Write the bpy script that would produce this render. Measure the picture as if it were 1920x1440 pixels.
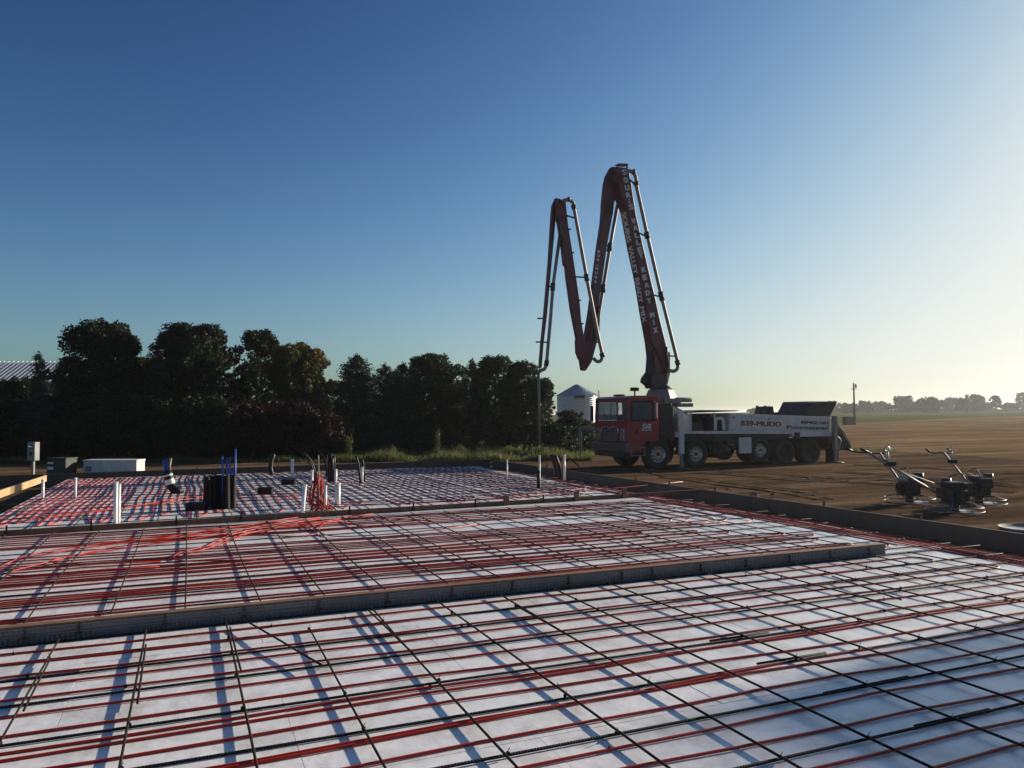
import bpy, math, random
import numpy as np
from math import sin, cos, tan, radians, pi, atan, atan2, sqrt
from mathutils import Vector, Matrix
random.seed(7); rng = np.random.default_rng(7)
for o in list(bpy.data.objects): bpy.data.objects.remove(o)
S = bpy.context.scene; COL = S.collection

# ---------------------------------------------------------------- camera
FPX, H, YAW, HOR, ROLL = 1442., 1.75, radians(22.9), 778., radians(.3)
PITCH = atan((HOR-720)/FPX)
f0 = np.array([sin(YAW), cos(YAW), 0]); r0 = np.array([cos(YAW), -sin(YAW), 0]); u0 = np.array([0, 0, 1.])
FW = f0*cos(PITCH)+u0*sin(PITCH); _u = u0*cos(PITCH)-f0*sin(PITCH)
RT = r0*cos(ROLL)-_u*sin(ROLL); UP = _u*cos(ROLL)+r0*sin(ROLL)
EYE = np.array([0, 0, H])
cam = bpy.data.cameras.new('camera'); cam.sensor_width = 36; cam.lens = 36*FPX/1920
cam.clip_start = .05; cam.clip_end = 9000
co = bpy.data.objects.new('camera', cam); COL.objects.link(co); S.camera = co
M = Matrix.Identity(4)
for i, a in enumerate((RT, UP, -FW)):
    for j in range(3): M[j][i] = a[j]
M[0][3], M[1][3], M[2][3] = 0, 0, H
co.matrix_world = M
# ---------------------------------------------------------------- light
SUN_AZ, SUN_EL = radians(80), radians(15)         # azimuth clockwise from +Y
w = bpy.data.worlds.new('World'); S.world = w; w.use_nodes = True
nt = w.node_tree; bg = nt.nodes['Background']
sky = nt.nodes.new('ShaderNodeTexSky'); sky.sky_type = 'NISHITA'; sky.sun_disc = False
sky.sun_elevation = SUN_EL; sky.sun_rotation = SUN_AZ
sky.air_density = 1.0; sky.dust_density = 1.2; sky.ozone_density = 6; sky.altitude = 0
# the clear sky, graded a little deeper away from the sun and softer near it
EXPO = .58; STR = .1
sep = nt.nodes.new('ShaderNodeSeparateColor'); com = nt.nodes.new('ShaderNodeCombineColor'); nt.links.new(sky.outputs[0], sep.inputs[0])
def mth(op, a, b):
    q = nt.nodes.new('ShaderNodeMath'); q.operation = op
    for i, v in enumerate((a, b)):
        if isinstance(v, (int, float)): q.inputs[i].default_value = v
        else: nt.links.new(v, q.inputs[i])
    return q.outputs[0]
for i, (A_, P_, B_, W_) in enumerate(((12.42,2.4,12.42,(.4,.6,0)),(12.42,2.2,12.42,(0,1,0)),(11.43,2.4,12.42,(0,.2,.8)))):
    mixd = mth('ADD', mth('ADD', mth('MULTIPLY', sep.outputs[0], W_[0]*.095), mth('MULTIPLY', sep.outputs[1], W_[1]*.095)), mth('MULTIPLY', sep.outputs[2], W_[2]*.095))
    xp = mth('POWER', mixd, P_)
    soft = mth('DIVIDE', mth('MULTIPLY', xp, A_), mth('ADD', mth('MULTIPLY', xp, B_), 1.))
    glare = mth('MULTIPLY', mth('MAXIMUM', mth('SUBTRACT', mth('MULTIPLY', sep.outputs[i], .095), 1.1), 0.), 1.6)
    nt.links.new(mth('MULTIPLY', mth('ADD', soft, glare), 1/STR/2**EXPO), com.inputs[i])
nt.links.new(com.outputs[0], bg.inputs[0]); bg.inputs[1].default_value = STR
sl = bpy.data.lights.new('sun', 'SUN'); sl.energy = 5.0; sl.angle = radians(.9); sl.color = (1, .87, .7)
so = bpy.data.objects.new('sun', sl); COL.objects.link(so)
SD = Vector((sin(SUN_AZ)*cos(SUN_EL), cos(SUN_AZ)*cos(SUN_EL), sin(SUN_EL)))
so.rotation_euler = SD.to_track_quat('Z', 'Y').to_euler(); so.location = (30, 5, 20)
S.view_settings.view_transform = 'Standard'; S.view_settings.look = 'None'
S.view_settings.exposure = EXPO; S.view_settings.gamma = 1
S.render.engine = 'CYCLES'; S.cycles.max_bounces = 6; S.cycles.volume_bounces = 0
S.cycles.transparent_max_bounces = 12

# ---------------------------------------------------------------- measuring helpers
def ray(px, py): return FW+RT*(px-960)/FPX-UP*(py-720)/FPX
def P(px, py, z=0.):
    d = ray(px, py); return EYE+d*((z-H)/d[2])
def AT(px, D, z=None, py=None):
    """world point seen in column px at depth D; z given or from row py"""
    p = EYE+ray(px, py if py is not None else HOR)*D
    if z is not None: p[2] = z
    return p
# ---------------------------------------------------------------- mesh helpers
class MB:
    world = False
    def __init__(s): s.v = []; s.f = []; s.sm = []
    def add(s, vs, fs, smooth=False):
        b = len(s.v); s.v.extend([tuple(map(float, q)) for q in vs])
        for f in fs: s.f.append([i+b for i in f]); s.sm.append(smooth)
        return s
    def box(s, lo, hi, rz=0, c=None):
        x0, y0, z0 = lo; x1, y1, z1 = hi
        vs = [(x0,y0,z0),(x1,y0,z0),(x1,y1,z0),(x0,y1,z0),(x0,y0,z1),(x1,y0,z1),(x1,y1,z1),(x0,y1,z1)]
        if rz:
            cx, cy = c if c else ((x0+x1)/2, (y0+y1)/2)
            vs = [(cx+(x-cx)*cos(rz)-(y-cy)*sin(rz), cy+(x-cx)*sin(rz)+(y-cy)*cos(rz), z) for x, y, z in vs]
        return s.add(vs, [(0,3,2,1),(4,5,6,7),(0,1,5,4),(1,2,6,5),(2,3,7,6),(3,0,4,7)])
    def bar(s, a, b, wd, ht, up=(0,0,1)):
        a = Vector(a); b = Vector(b); d = (b-a).normalized(); u = Vector(up)
        if abs(d.dot(u)) > .98: u = Vector((1,0,0))
        r = d.cross(u).normalized(); u = r.cross(d)
        vs = []
        for p in (a, b):
            for i, j in ((-1,-1),(1,-1),(1,1),(-1,1)): vs.append(p+r*i*wd/2+u*j*ht/2)
        return s.add(vs, [(3,2,1,0),(4,5,6,7),(0,1,5,4),(1,2,6,5),(2,3,7,6),(3,0,4,7)])
    def tube(s, pts, r, n=8, cap=True, smooth=True):
        pts = np.array(pts, float); k = len(pts)
        rr = np.full(k, r, float) if np.isscalar(r) else np.array(r, float)
        t = np.gradient(pts, axis=0); t /= np.linalg.norm(t, axis=1)[:, None]+1e-12
        up = np.array([0, 0, 1.]) if abs(t[0][2]) < .9 else np.array([1., 0, 0])
        a = np.cross(t[0], up); a /= np.linalg.norm(a)
        vs = []
        for i in range(k):
            a = a-t[i]*(a@t[i]); a /= np.linalg.norm(a); b = np.cross(t[i], a)
            for j in range(n):
                th = 2*pi*j/n; vs.append(pts[i]+rr[i]*(a*cos(th)+b*sin(th)))
        fs = [(i*n+j, i*n+(j+1) % n, (i+1)*n+(j+1) % n, (i+1)*n+j) for i in range(k-1) for j in range(n)]
        s.add(vs, fs, smooth)
        if cap:
            b = len(s.v)-k*n
            s.f.append([b+j for j in range(n)][::-1]); s.sm.append(False)
            s.f.append([b+(k-1)*n+j for j in range(n)]); s.sm.append(False)
        return s
    def cyl(s, a, b, ra, rb=None, n=16, smooth=True):
        return s.tube([a, b], [ra, rb if rb is not None else ra], n, True, smooth)
    def prism(s, poly, off):
        n = len(poly); off = np.array(off); a = [np.array(p) for p in poly]; b = [p+off for p in a]
        return s.add(a+b, [list(range(n)), list(range(n, 2*n))[::-1]]+[(i, i+n, (i+1) % n+n, (i+1) % n) for i in range(n)])
    def lathe(s, prof, n=32, axis='z', c=(0,0,0), smooth=True):
        vs = []
        for r, z in prof:
            for j in range(n):
                th = 2*pi*j/n
                p = (r*cos(th), r*sin(th), z) if axis == 'z' else (r*cos(th), z, r*sin(th))
                vs.append((p[0]+c[0], p[1]+c[1], p[2]+c[2]))
        k = len(prof)
        fs = [(i*n+j, i*n+(j+1) % n, (i+1)*n+(j+1) % n, (i+1)*n+j) for i in range(k-1) for j in range(n)]
        return s.add(vs, fs, smooth)
    def build(s, name, mat, parent=None, loc=None, xf=None, bevel=0):
        vs = s.v if xf is None else [tuple(xf(np.array(v))) for v in s.v]
        me = bpy.data.meshes.new(name); me.from_pydata(vs, [], s.f)
        me.polygons.foreach_set('use_smooth', s.sm); me.update()
        o = bpy.data.objects.new(name, me); COL.objects.link(o); me.materials.append(mat)
        if loc is not None: o.location = loc
        if parent: o.parent = parent
        if bevel:
            m = o.modifiers.new('bevel', 'BEVEL'); m.width = bevel; m.segments = 2; m.limit_method = 'ANGLE'
        return o
def fastmesh(name, V, nper, mat, parent=None, loc=None):
    """V: (n*nper,3) array of separate n-gons"""
    n = len(V)//nper; me = bpy.data.meshes.new(name)
    me.vertices.add(len(V)); me.vertices.foreach_set('co', np.ascontiguousarray(V, dtype=np.float32).ravel())
    me.loops.add(n*nper); me.loops.foreach_set('vertex_index', np.arange(n*nper, dtype=np.int32))
    me.polygons.add(n); me.polygons.foreach_set('loop_start', np.arange(0, n*nper, nper, dtype=np.int32))
    me.update(calc_edges=True); me.validate()
    o = bpy.data.objects.new(name, me); COL.objects.link(o); me.materials.append(mat)
    if loc is not None: o.location = loc
    if parent: o.parent = parent
    return o
def tag(o, label=None, cat=None, group=None, kind=None):
    if label: o['label'] = label
    if cat: o['category'] = cat
    if group: o['group'] = group
    if kind: o['kind'] = kind
    return o
def thing(name, label, cat, loc=(0,0,0), rz=0, group=None):
    o = bpy.data.objects.new(name, None); COL.objects.link(o); o.location = loc; o.rotation_euler.z = rz
    o.empty_display_size = .2
    return tag(o, label, cat, group)
ORD = 'first second third fourth fifth sixth seventh eighth ninth tenth eleventh twelfth thirteenth fourteenth fifteenth sixteenth seventeenth eighteenth nineteenth twentieth twenty-first twenty-second twenty-third twenty-fourth twenty-fifth twenty-sixth'.split()

# ---------------------------------------------------------------- materials
def mat(name, col, rough=.6, metal=0, var=.12, scale=6., bump=0, bscale=40., spec=.5, trans=0, coat=0, dirt=None, dirt_amt=.5, dscale=2.):
    m = bpy.data.materials.new(name); m.use_nodes = True; n = m.node_tree.nodes; l = m.node_tree.links
    b = n['Principled BSDF']; tc = n.new('ShaderNodeTexCoord')
    ns = n.new('ShaderNodeTexNoise'); ns.inputs['Scale'].default_value = scale; ns.inputs['Detail'].default_value = 5
    l.new(tc.outputs['Object'], ns.inputs['Vector'])
    mp = n.new('ShaderNodeMapRange'); mp.inputs[1].default_value = .25; mp.inputs[2].default_value = .75
    mp.inputs[3].default_value = 1-var; mp.inputs[4].default_value = 1+var
    l.new(ns.outputs[0], mp.inputs[0])
    mx = n.new('ShaderNodeVectorMath'); mx.operation = 'SCALE'; mx.inputs[0].default_value = col[:3]
    l.new(mp.outputs[0], mx.inputs['Scale']); out = mx.outputs[0]
    if dirt:
        n2 = n.new('ShaderNodeTexNoise'); n2.inputs['Scale'].default_value = dscale; n2.inputs['Detail'].default_value = 8; n2.inputs['Roughness'].default_value = .7
        l.new(tc.outputs['Object'], n2.inputs['Vector'])
        m2 = n.new('ShaderNodeMapRange'); m2.inputs[1].default_value = .45; m2.inputs[2].default_value = .75; m2.inputs[3].default_value = 0; m2.inputs[4].default_value = dirt_amt
        l.new(n2.outputs[0], m2.inputs[0])
        mm = n.new('ShaderNodeMix'); mm.data_type = 'RGBA'; l.new(m2.outputs[0], mm.inputs[0]); l.new(out, mm.inputs[6]); mm.inputs[7].default_value = (*dirt, 1)
        out = mm.outputs[2]
    l.new(out, b.inputs['Base Color'])
    b.inputs['Roughness'].default_value = rough; b.inputs['Metallic'].default_value = metal
    b.inputs['Specular IOR Level'].default_value = spec; b.inputs['Coat Weight'].default_value = coat
    if bump:
        n3 = n.new('ShaderNodeTexNoise'); n3.inputs['Scale'].default_value = bscale; n3.inputs['Detail'].default_value = 6
        l.new(tc.outputs['Object'], n3.inputs['Vector'])
        bp = n.new('ShaderNodeBump'); bp.inputs['Strength'].default_value = 1; bp.inputs['Distance'].default_value = bump
        l.new(n3.outputs[0], bp.inputs['Height']); l.new(bp.outputs[0], b.inputs['Normal'])
    if trans:
        t = n.new('ShaderNodeBsdfTranslucent'); l.new(out, t.inputs[0]); mxs = n.new('ShaderNodeMixShader'); mxs.inputs[0].default_value = trans
        l.new(b.outputs[0], mxs.inputs[1]); l.new(t.outputs[0], mxs.inputs[2]); l.new(mxs.outputs[0], n['Material Output'].inputs[0])
    return m
MT = {}
MT['foam'] = mat('white foam', (.9,.9,.9), .3, var=.05, scale=5, bump=.004, bscale=10, spec=.65, dirt=(.42,.38,.33), dirt_amt=.8, dscale=2.6)
MT['rebar'] = mat('rebar steel', (.02,.014,.012), .75, .3, var=.4, scale=30, bump=.001, bscale=300, spec=.3)
MT['pex'] = mat('red tubing', (.42,.027,.011), .42, var=.12, scale=12, trans=.05, spec=.35)
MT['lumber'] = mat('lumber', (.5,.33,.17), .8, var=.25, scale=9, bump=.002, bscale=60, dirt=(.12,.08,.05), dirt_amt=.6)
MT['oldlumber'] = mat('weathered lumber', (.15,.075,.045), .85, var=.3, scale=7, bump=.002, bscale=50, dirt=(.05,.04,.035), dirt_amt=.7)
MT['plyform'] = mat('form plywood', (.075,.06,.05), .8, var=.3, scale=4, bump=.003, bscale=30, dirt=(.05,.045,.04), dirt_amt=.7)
MT['greyform'] = mat('grey plastic form', (.17,.175,.18), .6, var=.15, scale=20, dirt=(.07,.06,.05), dirt_amt=.5)
MT['pvc'] = mat('white pvc', (.76,.76,.74), .35, var=.05, dirt=(.4,.35,.3), dirt_amt=.4, dscale=6)
MT['black'] = mat('black plastic', (.006,.006,.007), .5, var=.2, spec=.25)
MT['blue'] = mat('blue pipe', (.03,.1,.42), .4, var=.1, trans=.1)
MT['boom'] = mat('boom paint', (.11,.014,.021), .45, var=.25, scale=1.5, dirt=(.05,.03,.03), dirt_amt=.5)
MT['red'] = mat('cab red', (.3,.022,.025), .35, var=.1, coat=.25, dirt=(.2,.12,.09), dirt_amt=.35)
MT['white'] = mat('dirty white paint', (.66,.65,.62), .5, var=.08, dirt=(.3,.25,.2), dirt_amt=.55, dscale=2.5)
MT['grey'] = mat('grey steel', (.2,.2,.2), .5, .3, var=.2, dirt=(.12,.1,.08))
MT['dark'] = mat('dark steel', (.03,.03,.032), .6, .2, var=.3, dirt=(.08,.065,.05), dirt_amt=.4)
MT['pipe'] = mat('delivery pipe steel', (.22,.2,.19), .55, .3, var=.2, scale=8, dirt=(.2,.15,.1))
MT['tyre'] = mat('tyre rubber', (.022,.02,.019), .85, var=.3, bump=.004, bscale=25, dirt=(.09,.07,.05), dirt_amt=.6)
MT['alu'] = mat('aluminium rim', (.55,.54,.52), .35, .7, var=.15, dirt=(.2,.17,.13), dirt_amt=.6)
MT['chrome'] = mat('chrome', (.7,.7,.7), .18, 1, var=.05)
MT['bumper'] = mat('scuffed bumper', (.16,.16,.165), .32, .7, var=.25, scale=5, dirt=(.12,.09,.07), dirt_amt=.5)
MT['letter_white'] = mat('lettering white', (.62,.64,.66), .6, var=.06)
MT['letter_dark'] = mat('lettering dark', (.03,.02,.025), .6, var=.06)
MT['letter_red'] = mat('lettering maroon', (.14,.02,.03), .6, var=.06)
MT['bark'] = mat('bark', (.07,.05,.035), .9, var=.3, bump=.02, bscale=8)
MT['engine'] = mat('engine black', (.025,.024,.022), .5, .3, var=.3)
MT['galv'] = mat('galvanised', (.4,.41,.41), .55, .35, var=.25, dirt=(.2,.16,.12), dirt_amt=.7, dscale=8)
MT['utility_green'] = mat('utility green', (.025,.032,.02), .6, var=.15)
MT['conc'] = mat('dirt clod', (.15,.1,.07), .95, var=.4, bump=.01, bscale=20)
def leaf(name, c, tr=.35, var=.45):
    m = mat(name, c, .6, var=var, scale=.9, trans=tr, spec=.25); return m
MT['leaf'] = leaf('broad leaves', (.018,.029,.010))
MT['leaf_brown'] = leaf('turning leaves', (.14,.085,.03))
MT['leaf_mid'] = leaf('mid leaves', (.026,.045,.018))
MT['leaf_purple'] = leaf('purple leaves', (.022,.009,.010))
MT['leaf_yellow'] = leaf('yellow green leaves', (.065,.07,.018))
MT['needle'] = leaf('needles', (.022,.038,.025), .15)
MT['leaf_far'] = leaf('far leaves', (.05,.06,.03))
MT['grassblade'] = leaf('grass blades', (.1,.115,.035), .4)
def glass():
    m = bpy.data.materials.new('cab glass'); m.use_nodes = True; n = m.node_tree.nodes; l = m.node_tree.links
    b = n['Principled BSDF']; b.inputs['Base Color'].default_value = (.16,.2,.23,1); b.inputs['Roughness'].default_value = .04
    t = n.new('ShaderNodeBsdfTransparent'); t.inputs[0].default_value = (.75,.82,.85,1)
    x = n.new('ShaderNodeMixShader'); x.inputs[0].default_value = .45
    l.new(t.outputs[0], x.inputs[1]); l.new(b.outputs[0], x.inputs[2]); l.new(x.outputs[0], n['Material Output'].inputs[0]); return m
MT['glass'] = glass()
def ribbed(m, axis, scale, dist):
    n = m.node_tree.nodes; l = m.node_tree.links; b = n['Principled BSDF']
    tc = n.new('ShaderNodeTexCoord'); wv = n.new('ShaderNodeTexWave'); wv.bands_direction = axis; wv.inputs['Scale'].default_value = scale
    l.new(tc.outputs['Object'], wv.inputs['Vector']); bp = n.new('ShaderNodeBump'); bp.inputs['Distance'].default_value = dist
    l.new(wv.outputs['Fac'], bp.inputs['Height']); l.new(bp.outputs[0], b.inputs['Normal'])
ribbed(MT['rebar'], 'X', 18, .0025)
MT['bin'] = mat('corrugated bin', (.6,.62,.63), .38, .5, var=.06); ribbed(MT['bin'], 'Z', 1.6, .05)

def ground_mat(name, c1, c2, c3, streak, sc, bump, bs):
    m = bpy.data.materials.new(name); m.use_nodes = True; n = m.node_tree.nodes; l = m.node_tree.links
    b = n['Principled BSDF']; tc = n.new('ShaderNodeTexCoord')
    mp = n.new('ShaderNodeMapping'); mp.inputs['Scale'].default_value = streak; mp.inputs['Rotation'].default_value = (0,0,radians(-14))
    wp = n.new('ShaderNodeTexNoise'); wp.inputs['Scale'].default_value = .06
    l.new(tc.outputs['Object'], wp.inputs['Vector'])
    add = n.new('ShaderNodeMixRGB'); add.blend_type = 'ADD'; add.inputs[0].default_value = 7
    l.new(tc.outputs['Object'], add.inputs[1]); l.new(wp.outputs['Color'], add.inputs[2]); l.new(add.outputs[0], mp.inputs['Vector'])
    a = n.new('ShaderNodeTexNoise'); a.inputs['Scale'].default_value = sc; a.inputs['Detail'].default_value = 8; a.inputs['Roughness'].default_value = .65
    l.new(mp.outputs[0], a.inputs['Vector'])
    g = n.new('ShaderNodeTexNoise'); g.inputs['Scale'].default_value = bs; g.inputs['Detail'].default_value = 10; g.inputs['Roughness'].default_value = .7
    l.new(tc.outputs['Object'], g.inputs['Vector'])
    cr = n.new('ShaderNodeValToRGB'); e = cr.color_ramp.elements; e[0].position = .34; e[0].color = (*c1,1); e[1].position = .66; e[1].color = (*c3,1)
    q = cr.color_ramp.elements.new(.5); q.color = (*c2,1); l.new(a.outputs[0], cr.inputs[0])
    mr = n.new('ShaderNodeMapRange'); mr.inputs[1].default_value = .3; mr.inputs[2].default_value = .7; mr.inputs[3].default_value = .72; mr.inputs[4].default_value = 1.25
    l.new(g.outputs[0], mr.inputs[0]); vm = n.new('ShaderNodeVectorMath'); vm.operation = 'SCALE'
    l.new(cr.outputs[0], vm.inputs[0]); l.new(mr.outputs[0], vm.inputs['Scale']); l.new(vm.outputs[0], b.inputs['Base Color'])
    b.inputs['Roughness'].default_value = 1; b.inputs['Specular IOR Level'].default_value = 0
    ad = n.new('ShaderNodeMath'); ad.operation = 'MULTIPLY_ADD'; l.new(a.outputs[0], ad.inputs[0]); ad.inputs[1].default_value = 2.; l.new(g.outputs[0], ad.inputs[2])
    bp = n.new('ShaderNodeBump'); bp.inputs['Distance'].default_value = bump; l.new(ad.outputs[0], bp.inputs['Height']); l.new(bp.outputs[0], b.inputs['Normal'])
    return m
MT['dirt'] = ground_mat('graded dirt', (.06,.039,.023), (.12,.08,.05), (.21,.145,.093), (.16,1.9,1), .6, .06, 3.0)
MT['stubble'] = ground_mat('stubble field', (.12,.075,.038), (.22,.147,.08), (.34,.235,.135), (.12,.9,1), .5, .06, 2.0)
MT['meadow'] = ground_mat('green meadow', (.055,.075,.02), (.085,.11,.035), (.13,.15,.055), (.3,1,1), .2, .03, 1.5)

# ---------------------------------------------------------------- terrain
def gz(D, az):
    z = -.26+.36*np.clip((D-45)/75, 0, 1)**1.2
    k = np.clip((az+8)/30, 0, 1)                      # the land climbs gently to the right
    z = z+(2.6*k+.3)*np.clip((D-110)/360, 0, 1)**1.1
    return z
def edge1(az): # dirt ends (metres of depth)
    return np.interp(az, [-180,-40,-33,2.5,3.5,14,24,28,33.7,50,180], [33,33,33,34.5,38,42,43,38,32.5,28,28])
def edge2(az):
    return np.interp(az, [-180,2.4,3.4,20,24.1,27.5,30.4,33.7,60,180], [0,0,118,119,123,145,183,208,250,300])
def polar(name, lo, hi, nr, mt, amp, az0=-180, az1=180, step=1., pw=1.):
    azs = np.arange(az0, az1+step/2, step); V = []; 
    for a in azs:
        l_, h_ = lo(a), hi(a)
        for i in range(nr+1):
            t = (i/nr)
            D = l_*(h_/max(l_, .5))**t if l_ > 1 else h_*t**pw
            c = cos(radians(a)) if abs(a) < 60 else .5
            R = D/c; p = f0*cos(radians(a))*R+r0*sin(radians(a))*R
            z = gz(D, a)+(amp*(sin(p[0]*.9+1.3*sin(p[1]*.5))*sin(p[1]*1.1+p[0]*.3)) if amp else 0)
            V.append((p[0], p[1], z))
    m = MB(); n = nr+1
    F = [(i*n+j, i*n+j+1, (i+1)*n+j+1, (i+1)*n+j) for i in range(len(azs)-1) for j in range(nr)]
    m.add(V, F, True); o = m.build(name, mt); tag(o, kind='structure'); return o
polar('ground', lambda a: 0, lambda a: edge1(a), 60, MT['dirt'], .012, step=1)
E2 = lambda a: max(edge2(a), edge1(a)+.01)
polar('field', lambda a: edge1(a), E2, 24, MT['stubble'], .0, 2.4, 70, .5)
polar('meadow', E2, lambda a: 3500., 50, MT['meadow'], 0, -75, 75, .5)

def gxy(px, py):
    p = P(px, py, -.26); return np.array([p[0], p[1], -.26+.012*(sin(p[0]*.9+1.3*sin(p[1]*.5))*sin(p[1]*1.1+p[0]*.3))])
MT['rut'] = ground_mat('packed wheel ruts', (.07,.045,.026), (.13,.088,.053), (.21,.145,.09), (1.5,1.5,1), 1.2, .05, 7)
m = MB()
for way in ([(1290,886),(1360,890),(1470,900),(1640,908),(1960,926)], [(1330,883),(1400,886),(1500,894),(1660,901),(1960,915)], [(1240,893),(1330,905),(1480,925),(1560,940)],
            [(1560,885),(1650,890),(1760,900),(1960,908)], [(1590,872),(1700,876),(1820,884),(1960,890)], [(1200,884),(1290,897),(1420,912),(1540,927)]):
    pts = [gxy(*q) for q in way]; cur = []
    for a_, b_ in zip(pts, pts[1:]):
        for t_ in np.linspace(0, 1, 14, endpoint=False): cur.append(a_+(b_-a_)*t_)
    cur = np.array(cur); k_ = np.ones(9)/9; cur = np.stack([np.convolve(np.pad(cur[:,i], 4, 'edge'), k_, 'valid') for i in range(3)], 1)
    t_ = np.gradient(cur, axis=0); nn = np.stack([-t_[:,1], t_[:,0], 0*t_[:,0]], 1); nn /= np.linalg.norm(nn, axis=1)[:,None]
    prof = ((-.26,.002),(-.2,.018),(-.14,.006),(.14,.006),(.2,.02),(.27,.002)); V = []
    for i, c_ in enumerate(cur):
        for o_, z_ in prof: V.append(c_+nn[i]*(o_+random.uniform(-.02,.02))+np.array([0,0,z_*random.uniform(.6,1.2)+.004]))
    nprof = len(prof); m.add(V, [(i*nprof+j, (i+1)*nprof+j, (i+1)*nprof+j+1, i*nprof+j+1) for i in range(len(cur)-1) for j in range(nprof-1)])
tag(m.build('tracks', MT['rut']), kind='structure')

# ---------------------------------------------------------------- foam floors
def foam(x0, x1, y0, y1, name):
    m = MB(); bx, by = 2.44, 1.22; gap = .004; row = 0; y = y0
    while y < y1-.02:
        x = x0-(row % 2)*1.22; ye = min(y+by, y1)
        while x < x1-.02:
            a, b = max(x, x0), min(x+bx, x1)
            if b-a > .05:
                dz = random.uniform(-.0025, .0005); t1 = random.uniform(-.0015,.0015)
                vs = [(a+gap/2,y+gap/2,-.1),(b-gap/2,y+gap/2,-.1),(b-gap/2,ye-gap/2,-.1),(a+gap/2,ye-gap/2,-.1)]
                vs += [(q[0],q[1],dz+s*t1) for q, s in zip(vs, (1,-1,1,-1))]
                m.add(vs, [(4,5,6,7),(0,1,5,4),(1,2,6,5),(2,3,7,6),(3,0,4,7)])
            x += bx
        y = ye; row += 1
    o = m.build(name, MT['foam']); tag(o, kind='structure'); return o
XL, XR = -3.1, 9.25
foam(XL, XR, .2, 6.98, 'floor_near_bay'); foam(XL, XR, 7.1, 13.42, 'floor_middle_bay'); foam(XL, XR-.05, 13.56, 25.0, 'floor_far_bay')
fl = MB().box((XL-.02,-.3,-.258), (XR+.02,25.02,-.1)).build('floor_base', MT['conc']); tag(fl, kind='structure')

# ---------------------------------------------------------------- forms
def board(name, a, b, z0, z1, th, mt, label, cat='form board', group=None):
    a = Vector((a[0],a[1],0)); b = Vector((b[0],b[1],0)); t = thing(name, label, cat, a, atan2(b.y-a.y, b.x-a.x), group)
    L = (b-a).length
    n = max(1, round(L/4.88)); pc = []
    for i in range(n):
        o = MB().box((i*L/n+.003, -th/2+random.uniform(-.003,.003), z0), ((i+1)*L/n-.003, th/2, z1+random.uniform(-.004,.004))).build('plank', mt, t, bevel=.003); pc.append(o)
    return t, L
def stakes(t, ss, z0, z1, w_=.035, off=-.04, mt=None, name='stake'):
    for s_ in ss: MB().box((s_-w_/2, off-w_/2, z0), (s_+w_/2, off+w_/2, z1+random.uniform(-.02,.02))).build(name, mt or MT['oldlumber'], t, bevel=.002)
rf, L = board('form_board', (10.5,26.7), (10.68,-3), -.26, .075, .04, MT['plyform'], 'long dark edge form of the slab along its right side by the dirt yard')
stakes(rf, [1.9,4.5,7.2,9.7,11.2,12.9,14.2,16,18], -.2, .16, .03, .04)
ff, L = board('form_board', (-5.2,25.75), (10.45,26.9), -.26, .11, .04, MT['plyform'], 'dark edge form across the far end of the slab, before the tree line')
stakes(ff, [3,5.5,8,10.4,13], -.2, .16, .03, -.04)
lfp = P(0,929,.0); lf2 = P(86,901,.0)
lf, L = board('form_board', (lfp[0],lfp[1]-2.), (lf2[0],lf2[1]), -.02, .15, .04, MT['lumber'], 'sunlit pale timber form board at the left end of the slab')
stakes(lf, [L-.03], -.26, .2, .07, .07, MT['oldlumber'])
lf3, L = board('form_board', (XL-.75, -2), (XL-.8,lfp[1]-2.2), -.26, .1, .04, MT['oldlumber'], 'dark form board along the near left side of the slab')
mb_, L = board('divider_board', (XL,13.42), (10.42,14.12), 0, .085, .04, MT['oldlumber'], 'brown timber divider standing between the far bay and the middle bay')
stk = []
for px in (69,197,333,442,636,757,880,943,1022,1093,1200): 
    p = P(px, 960-.05*(px-300)/2, .02); stk.append((px, (p[0]-XL)*1.0))
for px, s_ in stk:
    big = px in (883,943,1093,1200)
    MB().box((s_-(.05 if big else .012), -.075 if big else -.045, 0), (s_+(.05 if big else .012), -.03 if big else -.024, .2 if big else .16)).build('stake', MT['oldlumber'] if big else MT['rebar'], mb_)
# near grey ribbed stay-in-place form
gf = thing('edge_form', 'grey ribbed form with a brown cap between the nearest and middle bays', 'edge form', (XL,7.04,0))
LG = 7.95-XL
m = MB().box((0,-.02,0), (LG,.02,.125))
x = .0
while x < LG-.02:
    m.box((x,-.034,.002), (x+.012,-.0195,.052)); m.box((x+.004,-.03,.085), (x+.016,-.0195,.106)); x += .035 if int(x/.4) % 3 else .05
m.box((0,-.036,.058), (LG,-.0196,.066)); m.box((0,-.034,.109), (LG,-.0196,.122))
m.build('form_wall', MT['greyform'], gf)
MB().box((0,-.03,.127), (LG,.062,.139)).build('cap', mat('brown cap', (.22,.115,.06), .7, var=.25, scale=5, dirt=(.1,.06,.04)), gf, bevel=.002)
x = .35
while x < LG:
    c_ = MB().box((x-.02,-.062,.035), (x+.02,-.037,.05)); c_.box((x-.007,-.052,.035), (x+.007,-.037,.118)); c_.build('clip', MT['dark'], gf)
    x += .37 if int(x*3) % 2 else .62

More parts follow.
